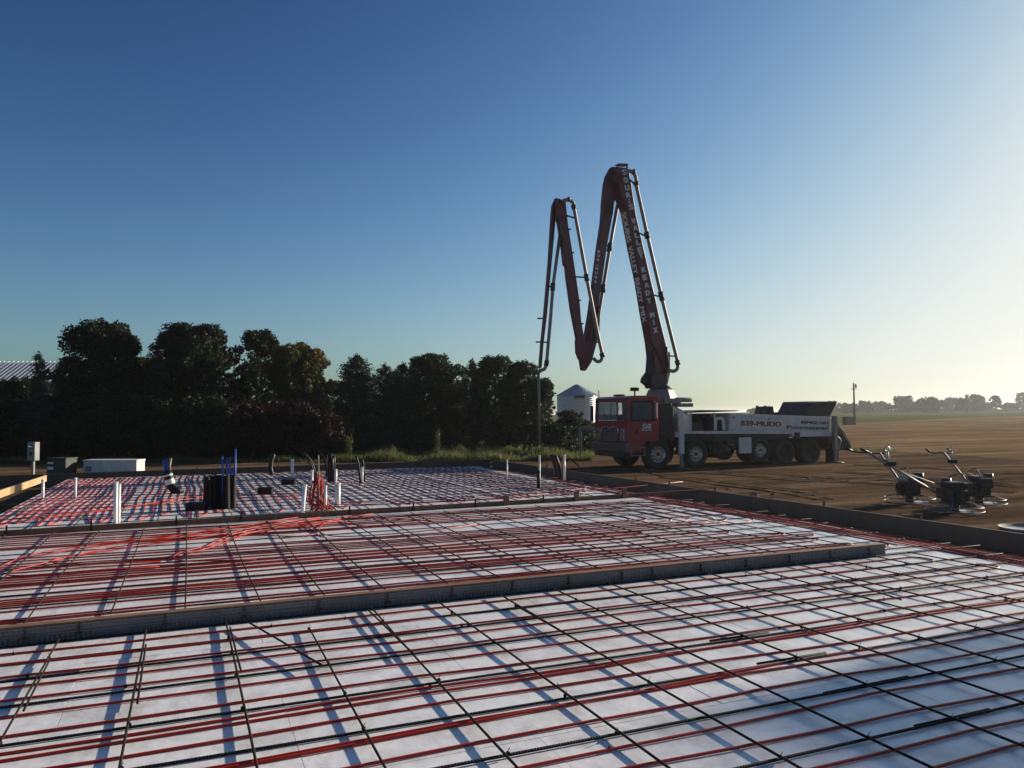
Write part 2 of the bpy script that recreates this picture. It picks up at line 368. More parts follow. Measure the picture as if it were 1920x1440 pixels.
# ---------------------------------------------------------------- reinforcing bars
GA = 'reinforcing bars laid over the foam'
_bars = {}
def rebar(a, b, r, label, bow=0.):
    a = Vector(a); b = Vector(b); L = (b-a).length; key = (round(L,2), round(r,4), round(bow,3))
    if key not in _bars:
        k = max(2, int(L/.35)); ph = random.uniform(0,6)
        pts = [(L*i/k, bow*sin(pi*i/k)+.004*sin(3*i/k+ph)*(1 if L > 1.5 else 0), .0015*sin(9.*i/k+ph)) for i in range(k+1)]
        o = MB().tube(pts, r, 6).build('reinforcing_bar', MT['rebar']); _bars[key] = o.data
    else:
        o = bpy.data.objects.new('reinforcing_bar', _bars[key]); COL.objects.link(o)
    d = b-a; o.location = a; o.rotation_euler = (0, -atan2(d.z, sqrt(d.x**2+d.y**2)), atan2(d.y, d.x))
    return tag(o, label, 'rebar', GA)
ZB, ZA = .010, .029
# near bay, running away
for k in range(17):
    x = -.9+.61*k
    if x > XR-.1: break
    rebar((x+random.uniform(-.006,.006), 6.95 if k not in (3,6) else 6.45, ZA), (x+random.uniform(-.04,.04), 1.0, ZA+random.uniform(0,.004)), .0075,
          f'dark bar running away over the nearest bay, {ORD[k]} from the left', random.uniform(-.02,.02))
B1 = [6.93,6.47,6.05,5.50,4.88,4.30,3.69,3.1,2.5,1.9]
for k, v in enumerate(B1):
    rebar((XL-.3, v+.01, ZB), (9.35+random.uniform(-.1,.25), v+random.uniform(-.04,.04), ZB+.002), .0085,
          f'crosswise dark bar in the nearest bay, {ORD[k]} in front of the grey form', random.uniform(-.02,.02))
def lap(pa, pb, label, z=.044, r=.0075):
    a = P(*pa, z); b = P(*pb, z); return rebar(a, b, r, label)
def lapy(k, ya, yb, label):
    x = -.9+.61*k+.022; return rebar((x, ya, .031), (x+.012, yb, .031), .0075, label)
lap((467,1167),(603,1247), 'short loose bar lying askew at the left of the nearest bay', .05)
lapy(2, 6.75, 5.6, 'short lap bar beside the third bar from the left, near the grey form')
lapy(1, 6.5, 5.2, 'lap bar tied beside the second bar from the left, near the grey form')
lapy(0, 6.35, 5.35, 'lap bar tied beside the leftmost bar in front of the grey form')
lap((690,1143),(775,1226), 'lap bar with a free end beside the fifth bar from the left')
lap((933,1112),(1067,1191), 'lap bar with a free end crossing the nearest bay right of its centre')
lap((1560,1080),(1690,1125), 'lap bar near the right end of the grey form')
def lapx(pa, pb, k, label):
    xa, xb = P(*pa)[0], P(*pb)[0]; v = B1[k]+.03; return rebar((xa, v, .013), (xb, v+.004, .013), .0085, label)
lapx((1550,1306),(1717,1278), 6, 'thick lap bar lying along a crosswise bar in the blue shade')
lapx((1700,1360),(1855,1334), 7, 'lap bar ending in the shaded lower right corner')
lapx((1343,1210),(1450,1192), 4, 'crosswise lap bar right of centre in the nearest bay, in light')
lapx((1430,1253),(1560,1231), 5, 'crosswise lap bar just above the blue shade, right of centre')
_tie = None
def tie_on(o, lx, r=.013):
    global _tie
    if _tie is None:
        t_ = MB().tube([(r*cos(a)*.25, 0, 0) for a in (0,)]+[(0,0,0)], .001, 3) if False else MB(); t_.tube([(-.005,0,-.004),(.005,0,-.004)], .012, 8); t_.tube([(0,.0,.01),(.006,.006,.022),(.012,.004,.03)], .002, 4); q = t_.build('wire_tie', MT['rebar']); _tie = q.data
    else: q = bpy.data.objects.new('wire_tie', _tie); COL.objects.link(q)
    q.parent = o; q.location = (lx, random.uniform(-.002,.002), 0); q.rotation_euler.z = random.uniform(-.7,.7)
for o in [o for o in COL.objects if o.name.startswith('reinforcing_bar') and 'running away over the nearest' in str(o.get('label'))]:
    for v in B1[1:8]:
        if random.random() < .75: tie_on(o, o.location.y-v)
# middle bay
for k in range(-4, 16):
    x = .015+.61*k
    if x > XR: break
    rebar((x, 13.35, ZA), (x+random.uniform(-.03,.03), 7.35+random.choice([0,0,.3,-.15]), ZA), .0075,
          f'dark bar running away over the middle bay, {ORD[k+4]} from the left', random.uniform(-.03,.03))
for k in range(12):
    v = 13.1-.53*k
    rebar((XL-.2, v, ZB), (9.35+random.uniform(-.1,.25), v+random.uniform(-.04,.04), ZB), .0075,
          f'crosswise dark bar in the middle bay, {ORD[k]} in front of the timber divider', random.uniform(-.03,.03))
# far bay
for k in range(21):
    x = -2.85+.6*k
    if x > XR: break
    y0 = 13.56+(x-XL)*.052
    rebar((x, 24.95, ZA), (x+random.uniform(-.03,.03), y0+.1, ZA), .008,
          f'dark bar running away over the far bay, {ORD[k]} from the left', random.uniform(-.05,.05))
for k in range(18):
    v = 14.35+.6*k
    rebar((XL-.1, v, ZB), (9.35+random.uniform(-.1,.2), v+.1+random.uniform(-.04,.04), ZB), .008,
          f'crosswise dark bar in the far bay, {ORD[k]} behind the timber divider', random.uniform(-.04,.04))
for k, (x, y) in enumerate([(p[0], p[1]) for p in (P(1350,960), P(1410,975), P(1480,985), P(1560,1000), P(1620,1010), P(1700,1022), P(1800,1040), P(1240,935))]):
    rebar((9.2, y, -.1), (10.2, y+random.uniform(-.1,.1), -.15), .008, 'short dark dowel bar reaching over the footing trench on the right', 0)
for xx in (9.6, 9.95):
    rebar((xx, 25.5, -.1), (xx+.1, 1., -.1), .008, 'long dark bar lying low in the trench beside the right form, '+('nearer the foam' if xx < 9.7 else 'nearer the form'), .02)

# ---------------------------------------------------------------- heating tubes
GT = 'red heating tubes'
def rounded(way, rad=.15, n=6):
    pts = [np.array(way[0])]
    for i in range(1, len(way)-1):
        p = np.array(way[i]); a = np.array(way[i-1])-p; b = np.array(way[i+1])-p
        la, lb = np.linalg.norm(a), np.linalg.norm(b); r = min(rad, la*.48, lb*.48); a = a/la*r; b = b/lb*r
        for t in np.linspace(0, 1, n): pts.append((1-t)**2*(p+a)+2*t*(1-t)*p+t*t*(p+b))
    pts.append(np.array(way[-1])); return pts
def wavy(way, amp=.015, rad=.16, seg=.6, fr=1.):
    pts = rounded(way, rad); out = [pts[0]]; ph = random.uniform(0, 9)
    for a, b in zip(pts, pts[1:]):
        L = np.linalg.norm(b-a); k = max(1, int(L/seg))
        for i in range(1, k+1): out.append(a+(b-a)*i/k)
    res = []
    for q in out:
        x, y = q[0], q[1]
        res.append((x+amp*sin(1.3*y*fr+ph+.5*x), y+amp*sin(1.1*x*fr+ph*2+y*2.3)+amp*.6*sin(2.7*x+y), .0095+.002*sin(4*x+3*y)))
    return res
def tubing(way, label, r=.0085, amp=.015, rad=.16, z=0, n=6):
    pts = wavy(way, amp, rad); pts = [(a, b, c+z) for a, b, c in pts]
    o = MB().tube(pts, r, n).build('heating_tube', MT['pex']); return tag(o, label, 'heating tube', GT)
def serp_x(vs, xl, xr):  # rows along x
    way = []
    for i, v in enumerate(vs):
        l_ = xl if np.isscalar(xl) else xl[i//2 % len(xl)]; r_ = xr if np.isscalar(xr) else xr[i//2 % len(xr)]
        way += [(l_, v), (r_, v)] if i % 2 == 0 else [(r_, v), (l_, v)]
    return way
def serp_y(xs, yl, yr):
    way = []
    for i, x in enumerate(xs):
        l_ = yl(x, i) if callable(yl) else yl; way += [(x, l_), (x, yr)] if i % 2 == 0 else [(x, yr), (x, l_)]
    return way
tubing(serp_x([6.74,6.45,6.13,5.89,5.63,5.33], XL+.1, [8.15,8.45,8.6]), 'red tube snaking along the far third of the nearest bay, by the grey form', amp=.012)
tubing(serp_x([5.02,4.78,4.50,4.19,3.91,3.56], XL+.1, [8.3,8.65,8.5]), 'red tube snaking through the middle of the nearest bay', amp=.024)
tubing(serp_x([3.30,2.95,2.72,2.35,2.1,1.8], XL+.1, 8.5), 'red tube snaking through the nearest rows, into the blue shade', amp=.032)
for i, x in enumerate((8.78,8.88,8.98,9.08,9.18)):
    y1 = 24 if i > 2 else 13.2
    tubing([(x+.02, y1), (x-.03, 18), (x, 12), (x+.03, 8), (x-.03, 5.2-.5*i), (x-.4-.1*i, 4.9-.5*i), (-3, 4.6-.55*i)] if i < 2 else [(x, y1), (x-.03, 12), (x+.03, 8), (x, 1.5)],
           f'red supply tube along the right foam edge, {ORD[i]} from the left', amp=.02)
_clip = None
for o in [o for o in COL.objects if o.name.startswith('heating_tube')][:3]:
    vs_ = [v.co.copy() for v in o.data.vertices][::6]
    for k in range(26):
        c_ = random.choice(vs_)
        if c_.x < -1.5 or c_.x > 8: continue
        if _clip is None: q = MB().tube([(-.007,0,0),(.007,0,0)], .0125, 8).tube([(0,.004,.01),(0,.012,.024)], .002, 4).build('tube_clip', MT['rebar']); _clip = q.data
        else: q = bpy.data.objects.new('tube_clip', _clip); COL.objects.link(q)
        q.parent = o; q.location = (c_.x, c_.y-.0, .0095)
# middle bay, nested spiral to the right of the top half, and hairpins below
for i in range(7):
    o = .21*i+.03*(i % 2); lab = f'red tube loop in the far half of the middle bay, {ORD[i]} from outside'
    tubing([(XL+.2, 13.2-o), (8.3-o*1.6, 13.25-o), (8.75-o*1.5, 12.7-o*.8), (8.75-o*1.5, 10.3+o*.55), (8.3-o*1.6, 9.95+o*.75), (XL+.2, 9.95+o)], lab, amp=.022, rad=.5)
ends = [6.2, 7.0, 7.4, 7.7, 8.0, 8.3, 8.1, 8.5, 8.2, 8.55]
vv = [9.86,9.74,9.62,9.5,9.38,9.2,9.12,9.0,8.92,8.72,8.62,8.54,8.42,8.2,8.14,8.06,7.86,7.76,7.62,7.44]
for i in (0,1,2,4,5,6,8,9):
    a, b = vv[2*i], vv[2*i+1]
    tubing([(XL+.2, a), (ends[i]-.3, a+.03), (ends[i], (a+b)/2+.05), (ends[i], (a+b)/2-.05), (ends[i]-.3, b-.03), (XL+.2, b)], f'red hairpin tube in the near half of the middle bay, {ORD[(0,1,2,4,5,6,8,9).index(i)]} toward the camera', amp=.02, rad=.1)
# leads from the manifold, sunlit orange on the left
mx_, my_ = P(592,958)[0], P(592,958)[1]
def leads(pxs, label, z=.012):
    way = [tuple(P(*q)[:2]) for q in pxs]; return tubing(way, label, amp=.012, rad=.5, z=z)
leads([(640,975),(560,985),(470,1000),(400,1024),(340,1038),(322,1047),(340,1056),(480,1052)], 'orange red lead tube swinging left from the divider, nearest the centre')
leads([(600,972),(480,990),(430,1002),(300,1022),(170,1040),(100,1052),(92,1058),(130,1062),(300,1056)], 'orange red lead tube sweeping far to the left of the middle bay')
leads([(640,978),(560,988),(480,998),(405,1027),(345,1043)], 'orange red strand beside the centre lead, short of its hairpin')
leads([(600,975),(500,990),(430,1006),(380,1030)], 'short orange red strand crossing the leads left of centre')
leads([(570,970),(440,990),(300,1012),(160,1030),(30,1052)], 'orange red strand lying above the long leads on the left')
leads([(580,968),(480,985),(380,1000),(290,1008),(60,1040),(0,1066)], 'orange red lead tube running out of the picture on the left')
leads([(560,985),(600,1002),(560,1010),(470,1006),(200,1028),(20,1075),(12,1082),(40,1083),(300,1066)], 'red tube with a tight hairpin near the left edge of the middle bay')
leads([(700,966),(640,972),(600,985),(596,1000),(625,1010),(760,1003),(900,985)], 'red tube curling open below the manifold in the middle bay')
leads([(640,968),(646,978),(650,985),(690,990),(815,984),(812,980),(700,974),(660,969)], 'red tube ring lying just in front of the divider')
leads([(602,985),(560,992),(480,994),(400,1000),(330,1012),(250,1020)], 'orange red tube weaving under the leads left of centre')
leads([(627,948),(700,948),(820,944),(960,936),(1100,922),(1280,905)], 'red tube along the divider back toward the right, nearest it')
leads([(627,944),(700,944),(820,940),(960,931),(1100,917)], 'red tube along the divider back toward the right, second from it')
leads([(560,938),(450,940),(350,938),(200,958),(0,985)], 'dark red tube bundle strand behind the divider running left, nearest it')
leads([(560,933),(450,935),(360,930),(250,952),(0,978)], 'dark red tube strand behind the divider running left, second from it')
leads([(560,928),(470,930),(420,926),(300,947),(100,958),(0,970)], 'dark red tube strand behind the divider running left, third from it')
# far bay, tubes running away from the camera
def fl0(x, i): return 14.0+(x-XL)*.05+.35+.5*((i//2) % 3)
specs = [(-2.98, 16, .125, 'left end'), (-.9, 14, .155, 'left middle'), (1.35, 12, .2, 'centre'), (3.85, 13, .195, 'right middle'), (6.5, 11, .2, 'right end')]
for x, n_, dx, nm in specs:
    tubing(serp_y([x+dx*i for i in range(n_)], fl0, 24.7), f'red tube snaking away from the camera over the {nm} of the far bay', amp=.03, rad=.11)

# ---------------------------------------------------------------- stubs and conduits in the slab
GP = 'white pipe stubs standing in the slab'
def stub(px, yb, yt, r, label, z0=0., tilt=0., cap=False, mt='pvc', name='pipe_stub', group=GP):
    p = P(px, yb, z0); D = (p-EYE)@FW; h = (yb-yt)/FPX*D
    t = thing(name, label, 'pipe stub', p, 0, group)
    MB().tube([(0,0,-.1), (tilt*.3,0,h*.3), (tilt,0,h)], r, 14).build('pipe', MT[mt], t)
    if cap: MB().cyl((tilt*.97,0,h-.05), (tilt,0,h+.012), r*1.22, n=14).build('cap', MT['pvc'], t)
    else:
        m = MB().lathe([(r+.0015,h-.03),(r+.003,h-.03),(r+.003,h+.002),(r*.8,h+.002),(r*.8,h-.05)], 14, c=(tilt,0,0)); m.build('rim', MT['pvc' if mt == 'pvc' else mt], t)
    return t
stub(80,936,899,.03,'thin white pipe stub, leftmost one, near the timber form')
stub(141,934,896,.027,'thin white pipe stub, second from the left, alone on the far bay')
stub(216,983,904,.034,'taller of the paired white pipes standing behind the divider on the left')
stub(222,980,909,.03,'shorter of the paired white pipes standing behind the divider on the left')
stub(548,895,861,.045,'white pipe stub far back against the dark trees, above the black boxes')
stub(567,962,910,.036,'white pipe leaning just left of the red tube manifold', tilt=.04)
stub(610,957,911,.028,'slim white pipe at the right side of the red tube manifold')
stub(633,946,906,.055,'thick white pipe standing right of the red tube manifold')
stub(629,903,880,.045,'white sleeve beside the tall black conduit sheaf')
stub(585,918,882,.03,'slim white pipe behind the red tube manifold')
stub(679,905,876,.03,'white pipe with black hoses, right of centre on the far bay')
stub(951,903,862,.018,'thin pale stake pipe, left of two, right half of the far bay')
stub(1012,915,854,.022,'thin pale pipe under the hanging end of the pump hose')
stub(1058,897,853,.035,'white pipe in the black conduit group near the right form')
# black flexible conduit with blue inside at the left
def curve_thing(name, label, cat, pts_px, D, r, mt, group=None, n=10, part='hose'):
    pts = [AT(px, D, py=py) for px, py in pts_px]; base = pts[0].copy()
    t = thing(name, label, cat, base, 0, group)
    sm = rounded([tuple(p-base) for p in pts], 9, 8); MB().tube(sm, r, n).build(part, MT[mt], t); return t, base, sm
D1 = (P(338,925)-EYE)@FW
t, base, sm = curve_thing('flexible_conduit', 'black curved conduit with white tape and blue pipe inside, left part of the far bay', 'conduit', [(340,926),(322,915),(316,895),(313,884)], D1, .1, 'black', part='sleeve')
for a, b in ((.42,.5),(.8,.86)):
    i0, i1 = int(a*len(sm)), int(b*len(sm))+1; MB().tube(sm[i0:i1+1], .105, 14).build('tape_band', MT['pvc'], t)
for q, dx in enumerate((-.05, .0, .05)):
    MB().tube([tuple(np.array(sm[-3])+[dx,0,0]), tuple(np.array(sm[-1])+[dx,0,.12]), tuple(np.array(sm[-1])+[dx*1.5,0,.26+.02*q])], .028, 8).build('inner_pipe', MT['blue' if q < 2 else 'pipe'], t)
# corrugated black conduit sheaf with blue pipes
b0 = P(412,954); t = thing('conduit_sheaf', 'broad sheaf of black corrugated conduits with blue pipes rising from it', 'conduit', b0)
Dd = (b0-EYE)@FW; hh = 62/FPX*Dd
for i in range(5):
    x = -.24+.12*i; pts = [(x, 0, -.05), (x, 0, hh*.5), (x+.0, .02, hh-.02)]
    m = MB(); zz = np.linspace(-.05, hh, 46); m.tube([(x+.01*sin(i+z*2), .06*((i*7) % 3-1), z) for z in zz], [.06+.007*(k % 2) for k in range(46)], 14, smooth=False); m.build('corrugated_conduit', MT['black'], t)
for x, h_ in ((.05,hh+.36),(.13,hh+.32),(.18,hh+.34),(.27,hh+.5),(.24,hh+.15)):
    MB().tube([(x, 0, .3), (x, 0, hh), (x+random.uniform(-.02,.02), 0, h_)], .018, 8).build('blue_pipe', MT['blue'], t)
# low black boxes
GB = 'low black block-outs on the foam'
for px, y0_, y1_, wpx, lab in ((365,958,941,34,'black low box just left of the corrugated conduit sheaf'), (496,927,912,26,'small black box on the foam right of the corrugated sheaf'), (540,909,898,24,'smaller farther black box on the foam, below a white pipe stub')):
    p = P(px, y0_); D = (p-EYE)@FW; w_ = wpx/FPX*D; h_ = (y0_-y1_)/FPX*D*.8
    t = thing('block_out', lab, 'box', p, -YAW*.6, GB)
    MB().box((-w_/2,0,0), (w_/2,w_*.8,h_)).build('tub', MT['black'], t, bevel=.01); MB().box((-w_/2-.012,-.012,h_-.02), (w_/2+.012,w_*.8+.012,h_+.006)).build('lid', MT['black'], t, bevel=.004)
# red manifold bundle
b0 = P(596,956); D = (b0-EYE)@FW; t = thing('tube_manifold', 'upright bundle of bright red tubes looping up behind the timber divider', 'tube bundle', b0)
sc = D/FPX
for i in range(20):
    x = (-17+1.8*i)*sc; h_ = (70-abs(i-10)*2.2+random.uniform(-10,6))*sc; dy = random.uniform(-.12,.12)
    pts = [(x+random.uniform(-.2,.2), dy-.2, .02), (x+.02*sin(i), dy, h_*.25), (x+random.uniform(-.03,.03), dy, h_*.6), (x+random.uniform(-.04,.04)+.02*(6-i)*.3, dy, h_)]
    MB().tube(rounded(pts, 1, 6), .012, 8).build('tube', MT['pex'], t)
GC = 'black hoses sticking out of the slab'
for pts_, r, mt_, lab in (
    ([(590,900),(587,880),(577,858),(562,845)], .03, 'black', 'long black hose arching left over the red manifold'),
    ([(592,902),(591,882),(583,862),(570,848)], .022, 'dark', 'second black hose arching beside the first over the manifold'),
    ([(613,894),(612,872),(606,855),(596,842)], .03, 'black', 'black hose arching left behind the manifold'),
    ([(508,890),(506,875),(508,862),(511,852)], .05, 'black', 'black hose pair standing left of the far white stub'),
    ([(512,890),(509,877),(511,864),(515,852)], .022, 'pipe', 'thin grey hose standing by the far white stub'),
    ([(676,906),(674,885),(671,865),(667,854)], .03, 'black', 'black hose leaning left at the white stub right of centre'),
    ([(683,903),(683,885),(681,872),(679,860)], .03, 'black', 'black hose upright at the white stub right of centre'),
    ([(1044,895),(1043,880),(1039,865),(1034,852)], .06, 'black', 'thick black conduit leaning left near the right form'),
    ([(1050,897),(1049,880),(1046,866),(1040,853)], .05, 'black', 'second black conduit leaning left near the right form'),
    ([(1062,865),(1068,858),(1076,866),(1086,874)], .025, 'black', 'thin black hose drooping right over the right form'),
    ([(597,956),(598,905),(597,870),(597,853)], .012, 'pipe', 'thin pale rod standing upright in the red manifold'),
    ([(614,893),(614,875),(613,862),(614,852)], .012, 'pipe', 'thin pale rod behind the red manifold')):
    D = (P(*pts_[0])-EYE)@FW; curve_thing('hose_stub', lab, 'hose', pts_, D, r, mt_, GC)
D = (P(621,903)-EYE)@FW; b0 = P(621,903); t = thing('conduit_bundle', 'tall black wrapped conduit bundle beside a white sleeve', 'conduit', b0)
for i, (x, y) in enumerate(((-.04,0),(.05,.02),(0,-.05),(.02,.05))): MB().tube([(x,y,0),(x*1.1,y,.5),(x*.6+(.03 if i == 1 else 0),y,.74-.05*i)], .06, 10).build('conduit', MT['black'], t)
D = (P(1012,915)-EYE)@FW
o = MB().tube([tuple(P(1010,916)), tuple(P(1010,916)+[0,0,.42])], .045, 8).build('pipe_wrap', MT['black']); tag(o, 'black wrapped stub hugging the thin pale pipe under the hose', 'pipe stub')

# ---------------------------------------------------------------- concrete pump truck
TO = np.array([15.86, 25.06, -.26]); TR = thing('concrete_pump_truck', 'red and white concrete boom pump truck parked beyond the slab with its boom raised', 'pump truck', TO, pi)
def W2T(p): q = p-TO; return np.array([-q[0], -q[1], q[2]])
def part(m, name, mt, parent=TR, bevel=0, label=None, xf=None):
    o = m.build(name, MT[mt] if isinstance(mt, str) else mt, parent, xf=xf, bevel=bevel)
    if label: o['label'] = label
    return o
YN = 1.22
# frame
part(MB().box((-9.0,.28,.72), (1.1,.42,.98)).box((-9.0,-.42,.72), (1.1,-.28,.98)).box((-8.8,-.28,.75), (-8.6,.28,.95)), 'chassis_rail', 'dark')
# cab
cab = part(MB().prism([(-.05,YN,1.78),(-.05,YN,1.45),(-.05,YN,1.02),(.02,YN,1.02),(.55,YN,1.02),(.6,YN,.62),(1.28,YN,.62),(1.28,YN,1.78)], (0,-2*YN,0)), 'cab_body', 'red', bevel=.02)
roof = part(MB().prism([(-.08,YN+.01,2.56),(1.2,YN+.01,2.56),(1.27,YN+.01,2.6),(1.1,YN-.01,2.68),(-.02,YN-.01,2.7),(-.08,YN+.01,2.66)], (0,-2*YN-.02,0)), 'cab_roof', 'red', bevel=.015)
pm = MB()
for y in (YN-.05, -YN+.05):
    pm.bar((1.24,y,1.78), (1.2,y,2.57), .09, .09); pm.bar((.0,y,1.78), (.0,y,2.57), .12, .09); pm.bar((.3,y,1.78), (.3,y,2.57), .05, .06)
    pm.box((.0,y-.04,2.47), (1.22,y+.04,2.565))
pm.box((-.05,-YN+.0,1.78), (-.01,YN-.0,2.57)); pm.box((1.18,-1.18,2.5), (1.235,1.18,2.57)); part(pm, 'cab_pillars', 'red')
part(MB().add([(1.262,-1.1,1.79),(1.262,1.1,1.79),(1.222,1.1,2.5),(1.222,-1.1,2.5)], [(0,1,2,3)]), 'windshield', 'glass')
part(MB().box((1.255,-.012,1.79), (1.275,.012,2.5)), 'windshield_divider', 'black')
for y in (YN-.03, -YN+.03): part(MB().box((.34,y-.003,1.8), (1.16,y+.003,2.46)), 'side_window', 'glass')
part(MB().box((-.3+.4,.25,1.5), (.55,.8,2.05)).box((.1,.25,1.9),(.2,.8,2.35)), 'driver_seat', 'dark', bevel=.03)
part(MB().box((.1,-.8,1.5), (.55,-.25,2.0)).box((.1,-.8,1.9),(.2,-.25,2.3)), 'passenger_seat', 'dark', bevel=.03)
part(MB().lathe([(.2,-.012),(.22,0),(.2,.012),(.18,0),(.2,-.012)], 20, 'z', (.85,.5,1.98)), 'steering_wheel', 'black')
for s in (-1,1):
    m_ = MB(); m_.tube([(1.24,s*.25,1.86),(1.29,s*.5,2.05),(1.262,s*.62,2.3)], .009, 6); part(m_, 'wiper', 'black')
door = part(MB().box((.1,YN+.002,1.07), (1.14,YN+.022,1.76)), 'door', 'red', bevel=.008)
part(MB().box((.92,YN+.02,1.3), (.97,YN+.045,1.48)), 'door_handle', 'black', door)
part(MB().box((.1,YN+.001,1.775), (1.14,YN+.014,1.8)).box((.1,YN+.001,2.46),(1.14,YN+.014,2.49)).box((.1,YN+.001,1.8),(.13,YN+.014,2.46)).box((1.1,YN+.001,1.8),(1.13,YN+.014,2.46)), 'window_trim', 'black')
part(MB().box((.22,YN+.12,1.85), (.28,YN+.3,2.42)), 'mirror', 'chrome', bevel=.015)
part(MB().tube([(.35,YN,2.5),(.28,YN+.2,2.48),(.26,YN+.2,1.78),(.35,YN,1.7)], .012, 6), 'mirror_arm', 'dark')
part(MB().tube([(1.25,-YN,2.5),(1.3,-YN-.22,2.46),(1.3,-YN-.22,1.6),(1.25,-YN,1.6)], .012, 6).box((1.25,-YN-.32,1.75),(1.31,-YN-.14,2.35)), 'mirror', 'dark')
part(MB().box((.58,YN-.2,.5), (1.18,YN+.04,.54)).box((.58,YN-.2,.8),(1.18,YN+.03,.84)).box((.58,YN-.19,.5),(.61,YN+.03,.84)).box((1.15,YN-.19,.5),(1.18,YN+.03,.84)), 'step', 'grey', bevel=.006)
gr = MB().box((1.281,-.55,.98), (1.31,.55,1.5)); part(gr, 'grille', 'dark')
g2 = MB()
for k in range(9): g2.box((1.311,-.5,1.02+.05*k), (1.325,.5,1.045+.05*k))
part(g2, 'grille_slats', 'grey')
part(MB().tube(rounded([(1.33,.6,1.0),(1.33,.62,1.5),(1.33,.25,1.56),(1.33,0,1.48),(1.33,-.25,1.56),(1.33,-.62,1.5),(1.33,-.6,1.0)], .05, 4), .022, 8), 'grille_surround', 'chrome')
for s in (-1,1):
    hl = part(MB().box((1.281,s*.9-.17,1.05), (1.32,s*.9+.17,1.5)), 'headlight', 'grey', bevel=.01)
    part(MB().lathe([(0,.0),(.05,.01),(.09,.0)], 16, 'y', (0,0,0)), 'lens', 'chrome', hl).matrix_basis = Matrix.Translation((1.325,s*.9,1.38)) @ Matrix.Rotation(-pi/2, 4, 'Z')
    part(MB().lathe([(0,.0),(.05,.01),(.09,.0)], 16, 'y', (0,0,0)), 'lens', 'chrome', hl).matrix_basis = Matrix.Translation((1.325,s*.9,1.16)) @ Matrix.Rotation(-pi/2, 4, 'Z')
part(MB().prism([(1.2,1.26,.64),(1.42,1.26,.66),(1.42,1.26,.94),(1.2,1.26,.96)], (0,-2.52,0)), 'bumper', 'bumper', bevel=.02)
part(MB().box((1.2,-1.1,.45), (1.38,1.1,.62)), 'lower_valance', 'dark', bevel=.02)
part(MB().box((.75,-.2,2.69), (1.05,.15,2.76)), 'roof_vent', 'red', bevel=.02)
part(MB().cyl((.78,.9,2.66), (.78,.9,2.86), .03).box((.66,.8,2.86),(.92,1.0,2.99)), 'beacon_camera', 'black', bevel=.01)
# cab rear: exhaust, tanks
part(MB().box((-.72,.2,1.02), (-.12,1.18,2.3)).box((-.7,.4,2.3),(-.14,1.1,2.42)), 'air_cleaner_housing', 'dark', bevel=.03)
part(MB().box((-.7,-1.1,1.02), (-.1,.1,2.2)), 'hydraulic_rack', 'dark', bevel=.02)
fm = MB()
for a in range(13):
    t0 = radians(-5+15*a); t1 = radians(-5+15*(a+1)) if a < 12 else None
    if t1 is None: break
    p = [(.70*cos(t0), .55+.70*sin(t0)), (.70*cos(t1), .55+.70*sin(t1)), (.67*cos(t1), .55+.67*sin(t1)), (.67*cos(t0), .55+.67*sin(t0))]
    fm.prism([(q[0], YN+.01, q[1]) for q in p], (0,-.5,0))
part(fm, 'front_fender', 'black')
fm2 = MB()
for a in range(12):
    t0 = radians(15*a); t1 = radians(15*(a+1))
    p = [(-1.68+.66*cos(t0), .5+.66*sin(t0)), (-1.68+.66*cos(t1), .5+.66*sin(t1)), (-1.68+.63*cos(t1), .5+.63*sin(t1)), (-1.68+.63*cos(t0), .5+.63*sin(t0))]
    fm2.prism([(q[0], YN, q[1]) for q in p], (0,-.45,0))
part(fm2, 'second_fender', 'dark')
def wheel(x, y, z, R, wd, rim, dual=False):
    s = 1 if y > 0 else -1
    prof = [(R*.56,-wd/2),(R*.9,-wd/2),(R*.985,-wd*.42),(R,-wd*.3),(R,wd*.3),(R*.985,wd*.42),(R*.9,wd/2),(R*.56,wd/2),(R*.56,-wd/2)]
    w_ = part(MB().lathe(prof, 40, 'y', (x, y-s*wd/2, z)), 'wheel', 'tyre')
    yf = y-s*.03
    rprof = [(R*.57, 0), (R*.53, -.02*s), (R*.50, -.09*s), (R*.33, -.05*s), (R*.30, -.0*s)] if not dual else [(R*.57,0),(R*.52,-.03*s),(R*.48,-.16*s),(R*.3,-.18*s),(R*.28,-.1*s)]
    part(MB().lathe(rprof, 32, 'y', (x, yf, z)).cyl((x, yf-.15*s, z), (x, yf-(.0 if not dual else .06)*s, z), R*.3, R*.3, 24), 'rim', rim, w_)
    hm = MB().cyl((x, yf-.02*s, z), (x, yf+.03*s, z), R*.15, R*.12, 16)
    for k in range(10):
        th = 2*pi*k/10; hm.cyl((x+R*.23*cos(th), yf-.02*s, z+R*.23*sin(th)), (x+R*.23*cos(th), yf+.012*s, z+R*.23*sin(th)), .014, n=6)
        th += .31; hm.cyl((x+R*.40*cos(th), yf-.1*s, z+R*.40*sin(th)), (x+R*.40*cos(th), yf-.055*s if not dual else yf-.1*s, z+R*.40*sin(th)), R*.055, n=10)
    part(hm, 'hub', 'dark', w_)
for s in (1,-1):
    wheel(0, s*YN, .55, .56, .36, 'alu'); wheel(-1.68, s*YN, .52, .52, .34, 'alu'); wheel(-4.7, s*YN, .6, .49, .3, 'alu')
    wheel(-5.92, s*YN, .48, .5, .58, 'dark', True); wheel(-7.26, s*YN, .48, .5, .58, 'dark', True)
part(MB().cyl((0,-1,.55),(0,1,.55),.07).cyl((-1.68,-1,.52),(-1.68,1,.52),.07).cyl((-5.92,-1,.48),(-5.92,1,.48),.12).cyl((-7.26,-1,.48),(-7.26,1,.48),.12).cyl((-4.7,-1,.6),(-4.7,1,.6),.07), 'axles', 'dark')
